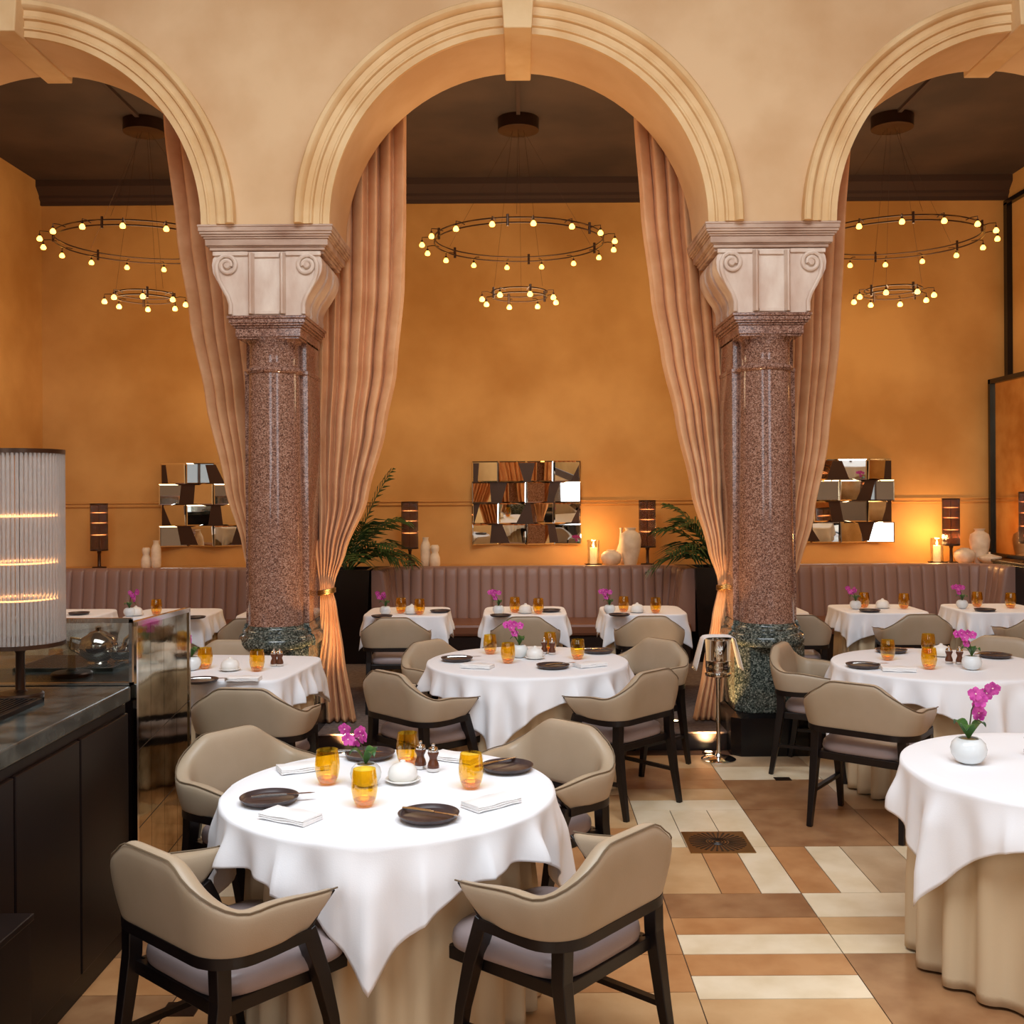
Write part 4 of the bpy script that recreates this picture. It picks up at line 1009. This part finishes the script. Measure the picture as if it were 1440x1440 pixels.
for px, py, lab in ((947, 1016, 'small glowing uplight in the carpet left of the bucket stand'), (483, 1053, 'small glowing floor uplight below the curtain beside the left column'), (994, 1053, 'small glowing floor uplight behind the foot of the bucket stand')):
    zz = PZ if py < 1040 else 0.0
    y = max(at(px, py, PZ)[1], 7.6) if zz else 7.42
    o = inst('uplight', make_uplight, ((px-VX)*y/FPX, y, zz), 0, lab, 'floor light', 'floor uplights')
    l = bpy.data.lights.new('uplight_light', 'SPOT'); l.energy = 110 if not zz else 8; l.color = (1, .60, .26); l.spot_size = 1.6; l.spot_blend = .8; l.shadow_soft_size = .03
    lo = bpy.data.objects.new('uplight_light', l); COL.objects.link(lo); lo.parent = o; lo.location = (0, 0, .02); lo.rotation_euler = (PI-(.42 if not zz else 0), 0, 0)

# ---------------- bar counter, lamp, screens ----------------
CXR, CY1 = -1.59, 4.34
ct = empty('bar_counter', (CXR, 2.6, 0), 0, 'dark wood bar counter with a stone top along the left edge', 'bar counter')
H = 1.045
box('body', -1.6, -.02, -1.8, CY1-2.6-.01, .0, .975, M['counterwood'], ct)
for k in range(7):
    y0 = -1.75+k*.5
    box('panel', -.022, -.004, y0+.006, min(y0+.494, CY1-2.6-.02), .09, .94, M['counterwood'], ct, bevel=.004)
box('worktop', -1.6, .0, -1.8, CY1-2.6, .985, H, M['counterstone'], ct, bevel=.006)
lc = empty('low_cabinet', (-1.44, 1.5, 0), 0, 'low black cabinet at the bottom left corner against the bar counter', 'cabinet')
box('body', -.145, 0, -1.0, 1.62, 0, .58, M['planter'], lc)
box('top', -.148, .006, -1.0, 1.63, .58, .60, M['wood'], lc, bevel=.003)
tr = empty('drip_tray', (-2.02, 3.60, H), 0, 'black slatted drip tray set on the stone counter', 'drip tray')
box('base', -.22, .22, -.40, .42, 0, .006, M['tray'], tr)
fm = MB()
for a in ((-.22,.22,-.40,-.385),(-.22,.22,.405,.42),(-.22,-.205,-.40,.42),(.205,.22,-.40,.42)): fm.box(*a, .006, .016)
fm.build('rim', M['tray'], tr, smooth=False)
sl = MB()
for k in range(22): sl.box(-.20+k*.0185, -.192+k*.0185, -.385, .405, .006, .014)
sl.build('slats', M['tray'], tr, smooth=False)
lx = (32-VX)*4.15/FPX
o = inst('counter_lamp', lambda: make_lamp(.158, .20, .955, 64, (.38,.52,.70), .085, 'rod'), (lx, 4.12, H), 0, 'large ribbed-glass table lamp standing on the stone counter', 'lamp')
# mirrored guard across the end of the counter
M['antique2'] = mat('foxed_mirror', (196,190,170), .05, metal=1, c2=(120,112,90), scale=5, detail=9, bump=.03, bscale=10, lo=.42, hi=.7)
gd = empty('glass_guard', (CXR, CY1+.02, H), 0, 'chrome framed glass guard across the end of the counter', 'glass guard')
box('pane', -1.3, -.01, -.004, .004, .01, .26, M['guard'], gd)
fm = MB(); fm.box(-1.3, 0, -.008, .008, .255, .275); fm.box(-1.3, 0, -.008, .008, 0, .012); fm.box(-.012, 0, -.008, .008, 0, .27)
fm.box(-.45, -.442, -.008, .008, 0, .26); fm.build('frame', M['chrome'], gd, smooth=False)
# mirrored screen beside the counter
x0, y0, x1, y1 = -1.585, 4.36, -1.525, 4.88
ang = math.atan2(x1-x0, y1-y0)
sc_ = empty('mirrored_screen', (x0, y0, 0), -ang, 'tall screen of foxed mirror strips in a thin chrome frame', 'screen')
L = math.hypot(x1-x0, y1-y0)
fm = MB(); fm.box(-.012,.012,0,.014,0,1.30); fm.box(-.012,.012,L-.014,L,0,1.30); fm.box(-.012,.012,0,L,1.285,1.305); fm.box(-.012,.012,0,L,0,.02)
fm.build('frame', M['chrome'], sc_, smooth=False)
rn = random.Random(2)
for k in range(4):
    a = .014+(L-.028)*k/4; b = .014+(L-.028)*(k+1)/4
    mb = MB(); mb.box(-.006, .006, a+.001, b-.001, .02, 1.285)
    o = mb.build('mirror_strip', M['antique2'], sc_, smooth=False)
ln = MB()
for z in (.25, .5, .82):
    ln.tube([(.0065, .014, z-.05), (.0065, L-.014, z+.06)], .0016, 4)
ln.build('leading', M['dark'], sc_)
# silver set on a shelf behind the guard
sh = empty('back_shelf', (-2.15, 5.15, 0), 0, 'dark service shelf standing behind the glass guard', 'shelf')
box('top', -.45, .45, -.2, .2, .99, 1.02, M['counterstone'], sh, bevel=.004); box('body', -.43, .43, -.18, .18, 0, .99, M['counterwood'], sh)
def lathe_thing(name, prof, x, y, z, m, lab, cat, group=None):
    o = MB().lathe(prof, 32).build(name, m, angle=60); o.location = (x, y, z); return tag(o, lab, cat, group)
tp = lathe_thing('silver_teapot', [(.0001,0),(.05,0),(.045,.01),(.08,.04),(.09,.08),(.075,.12),(.05,.135),(.04,.145),(.012,.155),(.014,.17),(.0001,.178)], (137-VX)*5.1/FPX, 5.1, 1.02, M['chrome'], 'polished silver pot behind the glass guard on the counter', 'silver pot')
MB().tube([(.08,0,.05),(.12,0,.07),(.13,0,.11),(.15,0,.13)], [.018,.014,.010,.008], 8).build('spout', M['chrome'], tp)
MB().tube([(-.08,0,.11),(-.13,0,.12),(-.135,0,.07),(-.085,0,.04)], .007, 8).build('handle', M['chrome'], tp)
lathe_thing('silver_bowl', [(.0001,0),(.04,0),(.03,.01),(.06,.03),(.075,.06),(.07,.062),(.05,.03),(.0001,.02)], (171-VX)*5.1/FPX, 5.1, 1.02, M['chrome'], 'small silver bowl right of the silver pot', 'bowl')
